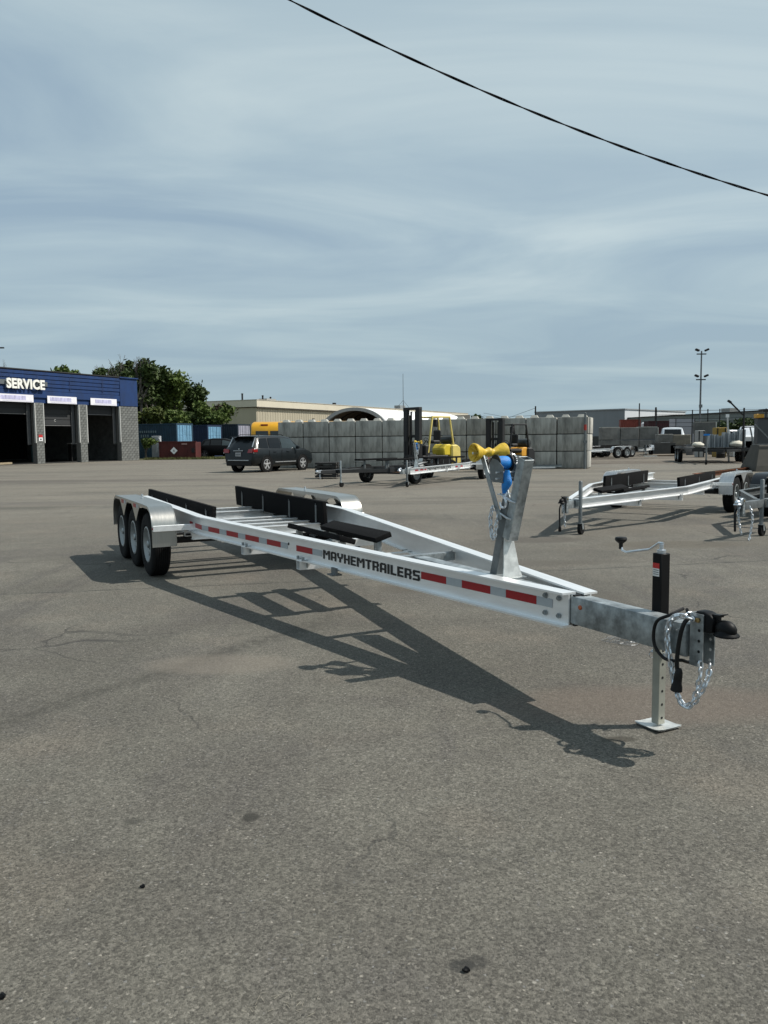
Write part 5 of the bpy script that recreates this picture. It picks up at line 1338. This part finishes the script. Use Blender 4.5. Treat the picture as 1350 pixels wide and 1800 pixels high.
tk_, _, _ = boat_trailer('boat_trailer', 'dark steel boat trailer with black fenders cut off by the right edge', 'boat trailer', (5.24, 11.95), R(43), -1, KP)
chain(tk_, [(.12, .02, .50), (.10, .03, .40), (.11, .02, .28), (.12, 0, .15), (.14, -.02, .05)], scale=1.25)
chain(tk_, [(.2, -.1, .50), (.20, -.14, .34), (.19, -.13, .18), (.16, -.12, .03), (.08, -.14, .012)], scale=1.25)
mb = MB(); mb.tube(smooth_path([(.25, .05, .54), (.16, .1, .42), (.13, .09, .3), (.12, .08, .12)]), .018, 6); mb.build('wiring_plug', blackplastic, tk_, smooth=True)
# far copies
def far_copy(src, x, y, ang, s, label):
    c = copy_tree(src); c.location = (x, y, 0); c.rotation_euler = (0, 0, ang); c.scale = (s,) * 3; c['label'] = label; return c
p = px(1134, 798, 66)
far_copy(tr, p.x, 66, R(79), 1.05, 'small aluminium boat trailer facing the yard in front of the far concrete blocks')
w_ = px(1073, 798, 62)
far_copy(tr, w_.x - 6.9 * math.cos(R(28)), 62 - 6.9 * math.sin(R(28)), R(28), 1.1, 'aluminium trailer half hidden behind the right end of the block wall')

# ------------------------------------------------------------------ black flat trailer on the left
bt = thing('flat_trailer', 'low black steel trailer with a grey caster jack, left of the white trailer', 'trailer', (-2.15, 26.15, 0), R(50))
bk_ = mat('black_chassis_paint', (.014, .015, .016), .5, 0, .2, 4)
MB().box((1.1, 0, .52), (1.9, .10, .12)).build('tongue', bk_, bt, bevel=.008)
for sg in (1, -1):
    MB().bar((.9, .06 * sg, .52), (2.6, .95 * sg, .52), .08, .12).build('drawbar_arm', bk_, bt); MB().box((5.3, .95 * sg, .52), (5.6, .09, .14)).build('side_rail', bk_, bt)
    w = add_wheel(bt, 3.7, 1.12 * sg, .34, sg); w.scale = (.92,) * 3
    MB().box((3.7, 1.12 * sg, .76), (1.1, .26, .02)).build('fender', bk_, bt, bevel=.005)
    for a, b, z, y in ((2.5, 4.6, .86, .5), (5.2, 7.6, .86, .45)):
        bb = MB().box(((a + b) / 2, y * sg, z), (b - a, .26, .06)).build('bunk_board', carpet, bt, bevel=.01)
        for u in (a + .4, b - .4): MB().box((u, y * sg, z - .17), (.06, .05, .28)).build('bunk_post', galv_dull, bb)
for u in (2.6, 3.9, 5.1, 6.6, 8.05): MB().box((u, 0, .50), (.08, 1.82, .10)).build('crossmember', bk_, bt)
MB().box((3.7, 0, .36), (.06, 2.0, .06)).build('axle', darkmetal, bt)
jk = MB().lathe([(.03, .15), (.03, .84), (.02, .87), (0, .88)], (.95, -.16, 0), 'z', 12).build('jack', galv, bt, smooth=True)
MB().lathe([(.04, -.03), (.085, -.028), (.09, 0), (.085, .028), (.04, .03)], (.98, -.16, .09), 'y', 18, cap=True).build('caster', rubber, jk); MB().box((.96, -.16, .16), (.09, .09, .03)).build('caster_fork', galv, jk)
MB().box((.95, -.09, .52), (.1, .1, .1)).build('jack_mount', bk_, bt)
cp = MB(); cp.box((.1, 0, .54), (.22, .07, .09)); cp.ball((.0, 0, .54), .05, 10); cp.build('coupler', zinc, bt, bevel=.004)
chain(bt, [(.18, .02, .5), (.16, .03, .4), (.17, .02, .30)], scale=1.5)
MB().tube([(.3, .05, .5), (.3, .06, .28)], .012, 6).build('wiring_plug', blackplastic, bt)
# stack of pallets behind it
p = px(576, 822, 33)
st = thing('plank_stack', 'stack of dark boards behind the tongue of the black trailer', 'boards', (p.x, 33, 0), R(-8))
for r_ in range(5):
    for k in range(3): MB().box((0, -.3 + k * .3, .10 + r_ * .13), (.92 + .05 * ((r_ * 3 + k) % 3 - 1), .27, .085)).build('board', mat('dark_board', (.022, .021, .02), .8, 0, .3, 3), st)
    if r_ < 4:
        for x in (-.3, .3): MB().box((x, 0, .165 + r_ * .13), (.08, .8, .04)).build('batten', bk_, st)

# ------------------------------------------------------------------ loose things on the ground
def ground_at(x, y):
    r = fw + rt * ((x - 675) / 1423.0) + upv * ((900 - y) / 1423.0); t = -CAM_H / r.z
    return Vector((r.x * t, r.y * t, 0))
t = thing('scrap_poles', 'small heap of pale metal poles at the foot of the wall', 'scrap metal', ground_at(965, 824))
for i in range(5):
    a = R(8 + i * 7 - 14); c = Vector((.25 * (i - 2), .16 * (i - 2), .06 + .05 * (i % 3)))
    d = Vector((math.cos(a), math.sin(a) * .6, 0)) * (.75 + .1 * (i % 2)); MB().bar(c - d, c + d + Vector((0, 0, .02)), .07, .06).build('pole', (whitepaint, galv, galv_dull)[i % 3], t)
MB().bar((-.9, -.1, .07), (.1, .2, .16), .12, .08).build('rusty_bar', rust, t)
t = thing('rusty_plates', 'rust coloured scrap plates lying under the black trailer', 'scrap metal', ground_at(690, 832))
for i in range(3): MB().box((.12 * i - .2, .3 * (i - 1), .03 + .03 * i), (1.5 - .3 * i, .5, .02), Matrix.Rotation(.3 * i, 3, 'Z')).build('plate', mat('brown_rust', (.16, .09, .05), .8, 0, .5, 4), t)
a_, b_ = ground_at(1215, 840), ground_at(1335, 824)
t = thing('rusty_beams', 'long rusty steel beams on the ground behind the right hand trailers', 'steel beams', a_)
d = b_ - a_
for i in range(3):
    o = Vector((.35 * i, .45 * i - .3, 0)); mb = MB()
    dd = d.normalized(); sdv = Vector((-dd.y, dd.x, 0))
    mb.bar(o + Vector((0, 0, .015)), o + d + Vector((0, 0, .015)), .16, .02); mb.bar(o + Vector((0, 0, .09)), o + d + Vector((0, 0, .09)), .02, .13); mb.bar(o + Vector((0, 0, .165)), o + d + Vector((0, 0, .165)), .16, .02)
    mb.build('beam', rust if i != 1 else mat('brown_steel', (.09, .06, .045), .7, .1, .4, 3), t)
c = ground_at(1099, 1129)
t = thing('wire_coil', 'loose coil of thin wire lying on the asphalt under the tongue', 'wire', c)
mb = MB(); pts = []
rnd = random.Random(3)
for i in range(150):
    a = i * .21; r_ = .085 + .03 * math.sin(i * .13) + .012 * math.sin(i * .9); pts.append((r_ * math.cos(a) * 1.35 + .03 * math.sin(i * .05), r_ * math.sin(a) * 1.0, .006 + .012 * (1 + math.sin(i * .37)) * .8))
mb.tube(pts, .0016, 5); mb.build('loop', mat('thin_grey_wire', (.22, .23, .24), .4, .6), t)
leafm = mat('dead_leaf', (.035, .032, .024), .8, 0, .4, 60)
for i, (x, y, s_, lab, m_) in enumerate(((820, 1708, .011, 'shiny black pebble on the asphalt near the bottom centre', blackpaint), (251, 1560, .009, 'small black pebble on the asphalt at the lower left', blackpaint), (3, 1755, .012, 'dark pebble at the left edge near the bottom', blackpaint))):
    g = ground_at(x, y); m2 = MB().ball((0, 0, s_ * .6), s_, 10, (1.1, .9, .6)); xf(m2, lambda v: v * (1 + .15 * math.sin(v.x * 400 + v.y * 300)))
    tag(m2.build('pebble', m_, None, smooth=True, loc=g), lab, 'pebble')
rnd = random.Random(11); mb = MB()
for i in range(1500):
    if i < 700:
        x = rnd.uniform(-2.5, -.3); y = 7.62 + 1.52 * x + rnd.gauss(0, .16); s_ = rnd.uniform(.002, .006)
    else:
        y = 1.2 + rnd.random() ** 1.3 * 11; x = rnd.uniform(-.55, .55) * y; s_ = rnd.uniform(.0018, .0045)
    a = [rnd.uniform(.6, 1.2) * s_ for _ in range(6)]
    mb.add([(x + a[0], y, 0), (x, y + a[1], 0), (x - a[2], y, 0), (x, y - a[3], 0), (x + a[4] * .2, y, a[5] * .9)], [(0, 1, 4), (1, 2, 4), (2, 3, 4), (3, 0, 4)])
me = bpy.data.meshes.new('grit'); me.from_pydata(mb.v, [], mb.f); me.materials.append(mat('loose_grit', (.24, .22, .19), .9, 0, col2=(.05, .047, .042), vscale=300))
tag(inst('loose_grit', me), 'loose grit and small stones scattered over the asphalt', 'grit', kind='stuff')
mb = MB()
for i in range(22):
    g = ground_at(rnd.uniform(430, 560), rnd.uniform(1745, 1790)); a = rnd.uniform(0, 3.1); l_ = rnd.uniform(.008, .022)
    mb.bar((g.x, g.y, .003), (g.x + l_ * math.cos(a), g.y + l_ * math.sin(a), .004), 0.0007, .0007)
tag(mb.build('straw_bits', mat('dry_straw', (.34, .31, .24), .8)), 'fine dry straw bits on the asphalt near the bottom', 'straw', kind='stuff')

# ------------------------------------------------------------------ right hand yard
p = Vector((20.68, 46.67, 0))
t = thing('camera_pole', 'thin dark pole with a slanting arm standing in the yard at the right', 'pole', p)
MB().lathe([(.055, 0), (.05, 3.15), (0, 3.17)], axis='z', n=10).build('pole', darkmetal, t); MB().bar((-.05, 0, 2.75), (-.82, 0, 3.50), .07, .07).build('arm', darkmetal, t); MB().box((-.85, 0, 3.52), (.22, .16, .10), Matrix.Rotation(R(35), 3, 'Y')).build('head', darkmetal, t)
Y = 95; p = px(1229.3, 780, Y)
t = thing('light_pole', 'tall yard light pole with four floodlights at two heights', 'light pole', (p.x, Y, 0))
z1, z2 = px(1229, 617, Y).z, px(1229, 662, Y).z
MB().lathe([(.13, 0), (.08, z1), (0, z1 + .02)], axis='z', n=10).build('pole', mat('pole_steel', (.13, .14, .15), .5, .5), t, smooth=True)
for z in (z1, z2):
    MB().box((0, 0, z - .35), (1.1, .12, .12)).build('crossarm', darkmetal, t)
    for sg in (1, -1): MB().box((.55 * sg, -.15, z - .02 + (.12 if z == z1 else .1)), (.46, .4, .22), Matrix.Rotation(R(-24) * sg, 3, 'Y')).build('floodlight', darkmetal, t, bevel=.03)
MB().box((0, -.12, z2 - 3.4), (.3, .3, .35)).build('junction_box', galv_dull, t)
# barbed wire fence far right
Y = 86; fp = [px(x, 775, Y).x for x in (1153, 1197, 1216, 1243, 1264, 1306, 1345)]
zt = px(1243, 719, Y).z
t = thing('barbed_fence', 'tall wire fence on dark posts in front of the long grey building', 'fence', (fp[0], Y, 0))
for i, x in enumerate(fp):
    if i == 1: continue
    MB().box((x - fp[0], 0, zt / 2), (.09, .09, zt if i not in (2,) else zt - .15)).build('post', darkmetal, t)
for k in range(5): MB().tube([(0, 0, zt - .15 - k * .42), (fp[-1] - fp[0] + 3, 0, zt - .1 - k * .42)], .022, 4).build('wire', darkmetal, t)
# buildings
gb = mat('shaded_sheet_cladding', (.20, .22, .235), .6, .1, .12, .4, stretch=(1, 1, .15)); gw = mat('lit_end_and_tank_white', (.62, .64, .66), .5, 0, .06, .4)  # warehouse shade and sun put into colour: grey front, white end
A3, B3, C3 = Vector((35.9, 164.1, 0)), Vector((45.9, 154.9, 0)), Vector((61.9, 178.6, 0))
ang3 = math.atan2((B3 - A3).y, (B3 - A3).x)
t = thing('grey_warehouse', 'pale grey flat roofed warehouse beyond the right end of the block wall', 'warehouse', B3, ang3)
LA = (B3 - A3).length; LB = (C3 - B3).length
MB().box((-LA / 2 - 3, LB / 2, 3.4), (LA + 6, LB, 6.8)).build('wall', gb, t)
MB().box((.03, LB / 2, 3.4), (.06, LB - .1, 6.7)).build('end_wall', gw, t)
MB().box((-LA / 2 - 3, LB / 2, 6.9), (LA + 6.4, LB + .4, .2)).build('roof_edge', mat('grey_trim', (.28, .3, .31), .5), t)
MB().box((-LA / 2 - 3, -.05, .9), (LA + 6, .1, 1.8)).build('plinth', mat('dark_plinth', (.06, .06, .055), .8), t)
p = px(1127, 745, 175)
t = thing('yellow_building', 'small yellow and grey rooftop block beyond the grey warehouse', 'building', (p.x, 175, 0))
MB().box((-.6, 2, 3.7), (2.6, 4, 7.4)).build('wall', mat('ochre_wall', (.30, .25, .12), .7), t); MB().box((1.3, 1.6, 3.6), (1.6, 4, 7.4)).build('tower', mat('slate_wall', (.10, .11, .115), .7), t)
MB().box((-1.5, -.3, 3.2), (.8, .4, 6.4)).build('column', mat('ochre_column', (.34, .3, .18), .7), t)
D3 = px(1134, 733.5, 150); E3 = px(1352, 727.0, 118); dv = Vector((E3.x - D3.x, E3.y - D3.y, 0)); 
hz_ = D3.z
t = thing('long_shed', 'long low grey green shed closing the yard at the right', 'shed', (D3.x, D3.y, 0), math.atan2(dv.y, dv.x)); LL = dv.length + 60
MB().box((LL / 2 - 10, 10, hz_ / 2), (LL, 20, hz_)).build('wall', mat('grey_green_cladding', (.16, .18, .17), .7, 0, .12, .3), t)
MB().box((LL / 2 - 10, 10, hz_ + .06), (LL + .4, 20.4, .14)).build('roof_edge', darkmetal, t)
for k in range(5): MB().box((LL / 2 - 10, -.06, hz_ - 1.0 - k * .8), (LL, .12, .10)).build('cladding_rail', mat('pale_rail', (.26, .28, .28), .6), t)
MB().box((LL * .62, -.15, hz_ - 3.4), (LL * .5, .3, 2.0)).build('dark_opening', hole, t)
for x in (LL * .2, LL * .42): MB().box((x, 4, hz_ + .5), (2.2, 1.5, .8)).build('roof_unit', mat('unit_grey', (.3, .3, .28), .6), t)
# poles against the sky
for i, (x, yt, Y, r_, lab) in enumerate(((1123, 709, 100, .09, 'thin dark pole rising in front of the grey warehouse end wall'), (1152, 716, 110, .16, 'dark pole right of the grey warehouse, against the sky'), (941, 714, 90, .10, 'short utility pole above the block wall with two thin wires'))):
    p = px(x, 770, Y); z = px(x, yt, Y).z
    t = thing('utility_pole', lab, 'pole', (p.x, Y, 0)); MB().lathe([(r_, 0), (r_ * .8, z), (0, z + .02)], axis='z', n=8).build('pole', darkmetal, t)
    if i == 2:
        for k in range(2):
            e_ = px(850, 731 - 5 * k, 120); MB().tube([(0, 0, z - .2 - k * .8), ((e_.x - p.x) * .5, 15, (e_.z + z) / 2 - .9), (e_.x - p.x, 30, e_.z)], .02, 4).build('wire', darkmetal, t)
# containers and boxes far right
rc = mat('red_container', (.20, .035, .02), .6, 0, .2, 1); rcd = mat('orange_red_container_door', (.40, .08, .05), .6, 0, .15, 1); mr = mat('maroon_container', (.045, .01, .012), .7, 0, .2, 1)
p = px(1126, 760, 108); container('red shipping container in front of the grey warehouse', (p.x, 108), R(-12), 2.6, 3.9, rc, rcd, wd_=2.4)
p = px(1176, 760, 104); container('dark maroon container left of the white pickup', (p.x, 104), R(-4), 2.6, 3.6, mr, mr, wd_=2.4)
p = px(1204, 760, 110); t = thing('trailer_box', 'plain white box body standing behind the white pickup', 'container', (p.x, 110, 0)); MB().box((0, 1.3, 2.35), (2.5, 2.6, 3.3)).build('body', mat('offwhite_box', (.30, .31, .34), .5, 0, .06), t, bevel=.02); MB().box((0, 1.3, .45), (2.2, 2.4, .4)).build('chassis', darkmetal, t)
for x in (-1.28, 1.28): MB().box((x, -.04, 2.35), (.08, .08, 3.3)).build('corner_post', darkmetal, t)
p = px(1138, 760, 112); t = thing('white_tank', 'white tank standing right of the red container', 'tank', (p.x, 112, 0)); MB().lathe([(.85, .3), (.85, 3.4), (.6, 3.6), (0, 3.65)], axis='z', n=18).build('shell', gw, t, smooth=True); MB().box((0, 0, .15), (1.6, 1.6, .3)).build('base', darkmetal, t)
# far concrete blocks
Y = 80; b0_ = px(1057, 790, Y); 
t = thing('block_stack', 'two courses of weathered concrete blocks behind the small far trailer', 'wall', (b0_.x, Y, 0), R(3))
wb = (px(1158, 790, Y).x - b0_.x) / 3; ztp = px(1110, 750, Y).z; hb = (ztp - .1) / 2
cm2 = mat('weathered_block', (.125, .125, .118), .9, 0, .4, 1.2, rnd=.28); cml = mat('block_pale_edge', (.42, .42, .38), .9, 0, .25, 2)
bk2 = MB().box((0, 0, 0), (wb - .06, 1.0, hb - .05)).mesh('concrete_block', cm2, .03)
for c_ in range(3):
    for r_ in range(2): inst('concrete_block', bk2, t, ((c_ + .5) * wb, .5 + random.uniform(-.08, .04), .05 + hb * (r_ + .5)), (0, 0, random.uniform(-.02, .02)))
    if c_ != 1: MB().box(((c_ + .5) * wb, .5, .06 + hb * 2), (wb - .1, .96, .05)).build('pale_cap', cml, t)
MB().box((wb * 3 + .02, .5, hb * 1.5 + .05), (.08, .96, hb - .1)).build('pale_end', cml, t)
for x, yt, Y, w_, h_, m_, lab in ((1170, 763, 74, 1.4, .75, cm2, 'loose concrete block right of the two course stack'), (1199, 764, 74, 1.6, .9, mat('tan_block', (.17, .155, .125), .9, 0, .3, 2), 'tan concrete block below the white pickup')):
    p = px(x, yt, Y); t = thing('loose_block', lab, 'concrete block', (p.x, Y, 0)); MB().box((0, .4, p.z - h_ / 2), (w_, .8, h_)).build('block', m_, t, bevel=.04)
    hh = p.z - h_ - .02; MB().box((0, .4, hh / 2), (w_ + .5, .85, hh)).build('footing_block', mat('dark_block', (.06, .06, .058), .9, 0, .3, 1.5), t, bevel=.03)
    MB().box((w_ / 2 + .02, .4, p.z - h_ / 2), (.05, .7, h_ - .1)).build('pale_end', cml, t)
p = px(1218, 776, 81); t = thing('dark_barrier', 'low dark concrete barrier right of the tan block', 'barrier', (p.x + .2, 81, 0)); MB().box((0, .4, .48), (2.6, .8, .96)).build('block', mat('dark_block', (.06, .06, .058), .9), t, bevel=.03)
for x0_, x1_, yt, yb_, Y, lab, m_ in ((1222, 1258, 742, 762, 70, 'upright concrete panel with a pale edge behind the flat trailer', cm2), (1225, 1262, 763, 785, 69, 'lower concrete panel under the pale edged one', mat('dark_block2', (.08, .082, .08), .9))):
    a, b = px(x0_, yt, Y), px(x1_, yb_, Y); t = thing('barrier_block', lab, 'barrier block', ((a.x + b.x) / 2, Y, 0))
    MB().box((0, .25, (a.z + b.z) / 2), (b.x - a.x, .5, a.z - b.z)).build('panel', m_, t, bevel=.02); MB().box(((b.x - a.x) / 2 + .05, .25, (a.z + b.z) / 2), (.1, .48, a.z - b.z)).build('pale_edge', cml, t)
    if b.z > .3:
        for x in (-.6, .6): MB().box((x, .25, b.z / 2), (.3, .4, b.z)).build('support', cm2, t)
# flat trailer with upright aluminium sections
ft = thing('flat_trailer', 'wide dark flat trailer carrying upright grey metal sections at right', 'trailer', (19.0, 45.0, 0), R(78))
for sg in (1, -1):
    MB().box((4.6, 1.55 * sg, .78), (7.0, .12, .16)).build('side_rail', bk_, ft); MB().bar((.2, .05 * sg, .74), (1.8, 1.5 * sg, .76), .1, .14).build('drawbar_arm', bk_, ft)
    w = add_wheel(ft, 4.6, 1.78 * sg, .40, sg); w.scale = (1.1, 1.2, 1.1)
    w = add_wheel(ft, 5.6, 1.78 * sg, .40, sg); w.scale = (1.1, 1.2, 1.1)
    MB().box((5.1, 1.8 * sg, .92), (2.3, .3, .03)).build('fender', bk_, ft)
for u in (1.3, 2.5, 3.7, 5.0, 6.3, 7.9): MB().box((u, 0, .76), (.12, 3.0, .12)).build('crossmember', bk_, ft)
dk = MB(); 
for k in range(5): MB().box((4.9, -1.2 + k * .6, .875), (6.2, .5, .05)).build('deck_board', mat('dark_deck', (.035, .034, .032), .8), ft)
p = px(1241.5, 816, 44.47); jx = Vector((17.7, 44.47, 0)) - Vector((19.0, 45.0, 0)); jl = Matrix.Rotation(-R(78), 3, 'Z') @ jx
jk = MB().lathe([(.045, .15), (.045, 1.6), (0, 1.63)], (jl.x, jl.y, 0), 'z', 10).build('jack', galv_dull, ft, smooth=True); MB().lathe([(.05, -.04), (.14, -.04), (.15, 0), (.14, .04), (.05, .04)], (jl.x, jl.y, .15), 'y', 16, cap=True).build('caster', rubber, jk); MB().bar((jl.x, jl.y, .74), (1.3, .9, .74), .08, .08).build('jack_arm', bk_, jk)
MB().box((jl.x, jl.y, 1.64), (.16, .3, .1)).build('blue_cap', bluestrap, jk)
am = mat('weathered_aluminium', (.30, .33, .35), .5, .4, .15, 3)
for i, (x, w_, zt_, yt) in enumerate(((1247, 7, 0, 763), (1256, 7, 0, 764), (1263, 5, 0, 766), (1273, 8, 0, 760), (1282, 9, 0, 762), (1291, 6, 0, 758), (1302, 12, 0, 755))):
    Y = 47.5; p = px(x, yt, Y); t = thing('metal_section', ('leftmost', 'second from left', 'narrow third from left', 'fourth from left', 'broad fifth from left', 'second from right', 'broadest, rightmost')[i] + ' of the upright grey metal sections on the wide flat trailer', 'metal section', (p.x, Y, .90), R(12), 'upright metal sections on the flat trailer')
    W2 = w_ / 1423 * Y; hh = p.z - .90
    MB().box((0, 0, hh / 2), (W2, .05, hh)).build('web', am, t)
    for sg in (1, -1): MB().box((sg * W2 / 2, -.08, hh / 2), (.03, .2, hh)).build('flange', am, t)
for x, y, s_, m_, lab in ((1232, 779, .28, mat('cream_sack', (.6, .57, .48), .8), 'cream sack on the near corner of the wide flat trailer'), (1300, 774, .34, mat('cream_sack', (.6, .57, .48), .8), 'cream sack behind the upright metal sections')):
    p = px(x, y, 47.0); m2 = MB().ball((0, 0, s_ * .55), s_, 12, (1.3, .9, .6)); xf(m2, lambda v: v + Vector((0, 0, .03 * math.sin(v.x * 20)))); tag(m2.build('sack', m_, None, smooth=True, loc=(p.x, 47.4, .91)), lab, 'sack')
t = thing('leaning_board', 'tall white post leaning behind the upright metal sections', 'post', (px(1279, 780, 50).x, 50, 0)); MB().bar((.1, 0, 0), (-.05, 0, px(1278, 731, 50).z), .09, .08).build('post', mat('weathered_white', (.5, .5, .48), .7), t); MB().box((-.05, 0, px(1278, 731, 50).z), (.16, .14, .2)).build('cap', whitepaint, t)
# counterweight and rack at the right edge
t = thing('concrete_counterweight', 'dark tapered concrete base block at the right edge of the yard', 'concrete base', (16.15, 35.2, 0))
MB().loft([[(0, 0, 0), (2.6, 0, 0), (2.6, 1.6, 0), (0, 1.6, 0)], [(.06, .06, .25), (2.54, .06, .25), (2.54, 1.5, .25), (.06, 1.5, .25)], [(.32, .4, 1.15), (2.3, .4, 1.15), (2.3, 1.2, 1.15), (.32, 1.2, 1.15)]]).build('base', mat('dark_brown_concrete', (.075, .07, .06), .9, 0, .25, 2), t, bevel=.03)
MB().box((1.3, .8, 1.18), (1.9, .7, .04)).build('cap_plate', galv_dull, t)
MB().box((.55, .75, 1.75), (.45, .35, 1.1)).build('upright', mat('rack_grey', (.045, .05, .055), .6), t); MB().box((1.3, .85, 1.75), (1.0, .1, 1.1)).build('rack_panel', mat('rack_grey', (.045, .05, .055), .6), t)
MB().bar((.12, .5, 1.2), (-.05, .5, 1.95), .05, .05).build('brace', galv_dull, t); MB().bar((.9, .35, 1.25), (.1, .35, 2.05), .05, .05).build('brace', galv_dull, t)
MB().box((.42, .7, 2.42), (.34, .3, .18)).build('yellow_box', mat('machine_yellow', (.52, .26, .02), .5), t, bevel=.02); MB().box((.75, .7, 2.66), (.5, .5, .12)).build('lamp_bar', darkmetal, t)
MB().box((.62, .8, 2.31), (.5, .5, .05)).build('top_plate', darkmetal, t)
# more yard clutter, each sitting on the ground
Y = 60
for x, y, w_, h_, m_, lab in ((1233, 757, .5, .7, mat('cl1', (.3, .3, .29), .8), 'grey drum among the clutter behind the flat trailer'), (1268, 752, .8, 1.7, mat('cl2', (.26, .17, .03), .7), 'ochre machine part behind the upright metal sections'), (1308, 768, 1.6, .7, mat('cl3', (.5, .5, .49), .6), 'pale crate below the white pickup at the right'), (1316, 775, 1.2, .6, mat('cl4', (.09, .10, .11), .7), 'dark crate in front of the pale one at the right')):
    p = px(x, y, Y); t = thing('crate', lab, 'crate', (p.x, Y, 0)); MB().box((0, .3, p.z / 2 + .02), (w_, .7, p.z)).build('box', m_, t, bevel=.03)
    for k in (-1, 1): MB().box((k * w_ * .36, -.07, p.z / 2 + .02), (.07, .04, p.z - .06)).build('batten', darkmetal, t)
for i, (x, y, w_, d_, lab, m_) in enumerate(((1145, 797, 1.2, .35, 'pale flat board lying on the gravel, farther of two', whitezinc), (1143, 803, 1.0, .3, 'pale flat board lying on the gravel, nearer of two', whitezinc), (1160, 802, 2.2, .3, 'brown plank lying on the gravel yard', mat('brown_plank', (.12, .08, .05), .8)))):
    g = ground_at(x, y); tag(MB().box((0, 0, .05), (w_, d_, .08), Matrix.Rotation(.3 - i * .25, 3, 'Z')).build('board', m_, None, loc=g), lab, 'board')
p = px(1112, 790, 58); far_copy(tk_, p.x - 3.5, 62.0, R(32), 1.05, 'dark steel trailer standing among the far blocks beyond the wall')
p = px(1280, 790, 62); far_copy(tk_, p.x + .8, 60.0, R(70), 1.0, 'dark steel trailer parked behind the wide flat trailer at the right')
for i, (x, yt, Y, r_, h_, lab, m_) in enumerate(((1267, 770, 58, .3, .9, 'black drum behind the upright metal sections', blackplastic), (1297, 762, 62, .3, .95, 'white drum near the slanting arm pole', whitepaint), (1213, 773, 68, .32, .9, 'dark grey drum near the loose blocks', mat('grey_drum', (.1, .1, .105), .5)))):
    p = px(x, 790, Y); t = thing('drum', lab, 'drum', (p.x, Y, 0)); MB().lathe([(r_ * .97, 0), (r_, .03), (r_, h_ / 3), (r_ * 1.04, h_ / 3 + .02), (r_, h_ / 3 + .04), (r_, h_ * .66), (r_ * 1.04, h_ * .66 + .02), (r_, h_ * .66 + .04), (r_, h_), (r_ * .9, h_ - .02), (0, h_ - .02)], axis='z', n=18).build('shell', m_, t, smooth=True)
    MB().lathe([(r_ * 1.02, h_ - .03), (r_ * 1.02, h_ + .01), (r_ * .95, h_ + .01)], axis='z', n=18).build('rim_band', galv_dull, t)
x_, z_ = tpx(1312, 737, 96); tree('dark green bush in front of the long shed at the right', x_, 96, z_, 6.5, leafA, 71, 2600, lo=.15, leafsz=.3, name='bush', cat='bush')
p = px(1254, 790, 76); pickup('silver pickup truck parked behind the upright concrete blocks', (p.x - 1, 76), R(20), mat('silver_truck_paint', (.30, .31, .32), .3, .4, .06, coat=.5), 1.15)
p = px(1100, 790, 88); T_, *_r = car('parked_car', 'dark car roof showing above the far concrete blocks', (p.x - 1, 88), R(8), CARS, mat('dark_blue_car_paint', (.01, .015, .03), .3, 0, .1, coat=.4), 1.45, windows=[(.72, 1.25, .92, 1.25, None), (1.33, 2.15, 1.33, 2.15, None), (2.22, 3.25, 2.22, 2.78, glass2)], cat='car')
for x in (.85, 3.6):
    for sg in (1, -1): car_wheel(T_, x, .82 * sg, 1.45, .33, True)
MB().box((2.9 * 1.45, -1.36, 1.45), (.15, .2, .16)).build('mirror', blackplastic, T_)
p = px(1046, 790, 66); t = thing('white_truck_cab', 'white truck cab peeking out behind the right end of the block wall', 'truck', (p.x - 1.7, 66, 0))
MB().prism([(-1.1, .6), (1.2, .6), (1.25, 1.35), (.85, 1.5), (.55, 2.2), (-1.1, 2.25)], -1.0, 1.0).build('cab', wp, t, bevel=.08)
MB().prism([(-.6, 1.45), (.72, 1.45), (.47, 2.05), (-.6, 2.08)], -1.02, -1.005).build('side_window', glass, t)
MB().box((0, 0, .62), (4.2, .9, .22)).build('chassis', darkmetal, t)
for sg in (1, -1): car_wheel(t, .5, .85 * sg, 1, .45, True)
# lamp arm at the far left edge
p = px(-3, 612, 78); t = thing('street_lamp', 'end of a street lamp arm at the left edge above the garage', 'street lamp', (p.x - 2.2, 78, 0))
MB().lathe([(.12, 0), (.07, p.z), (0, p.z)], axis='z', n=8).build('pole', darkmetal, t); MB().bar((0, 0, p.z - .3), (2.2, 0, p.z), .06, .06).build('arm', darkmetal, t); MB().box((2.45, 0, p.z + .03), (.6, .2, .12)).build('head', darkmetal, t, bevel=.03)
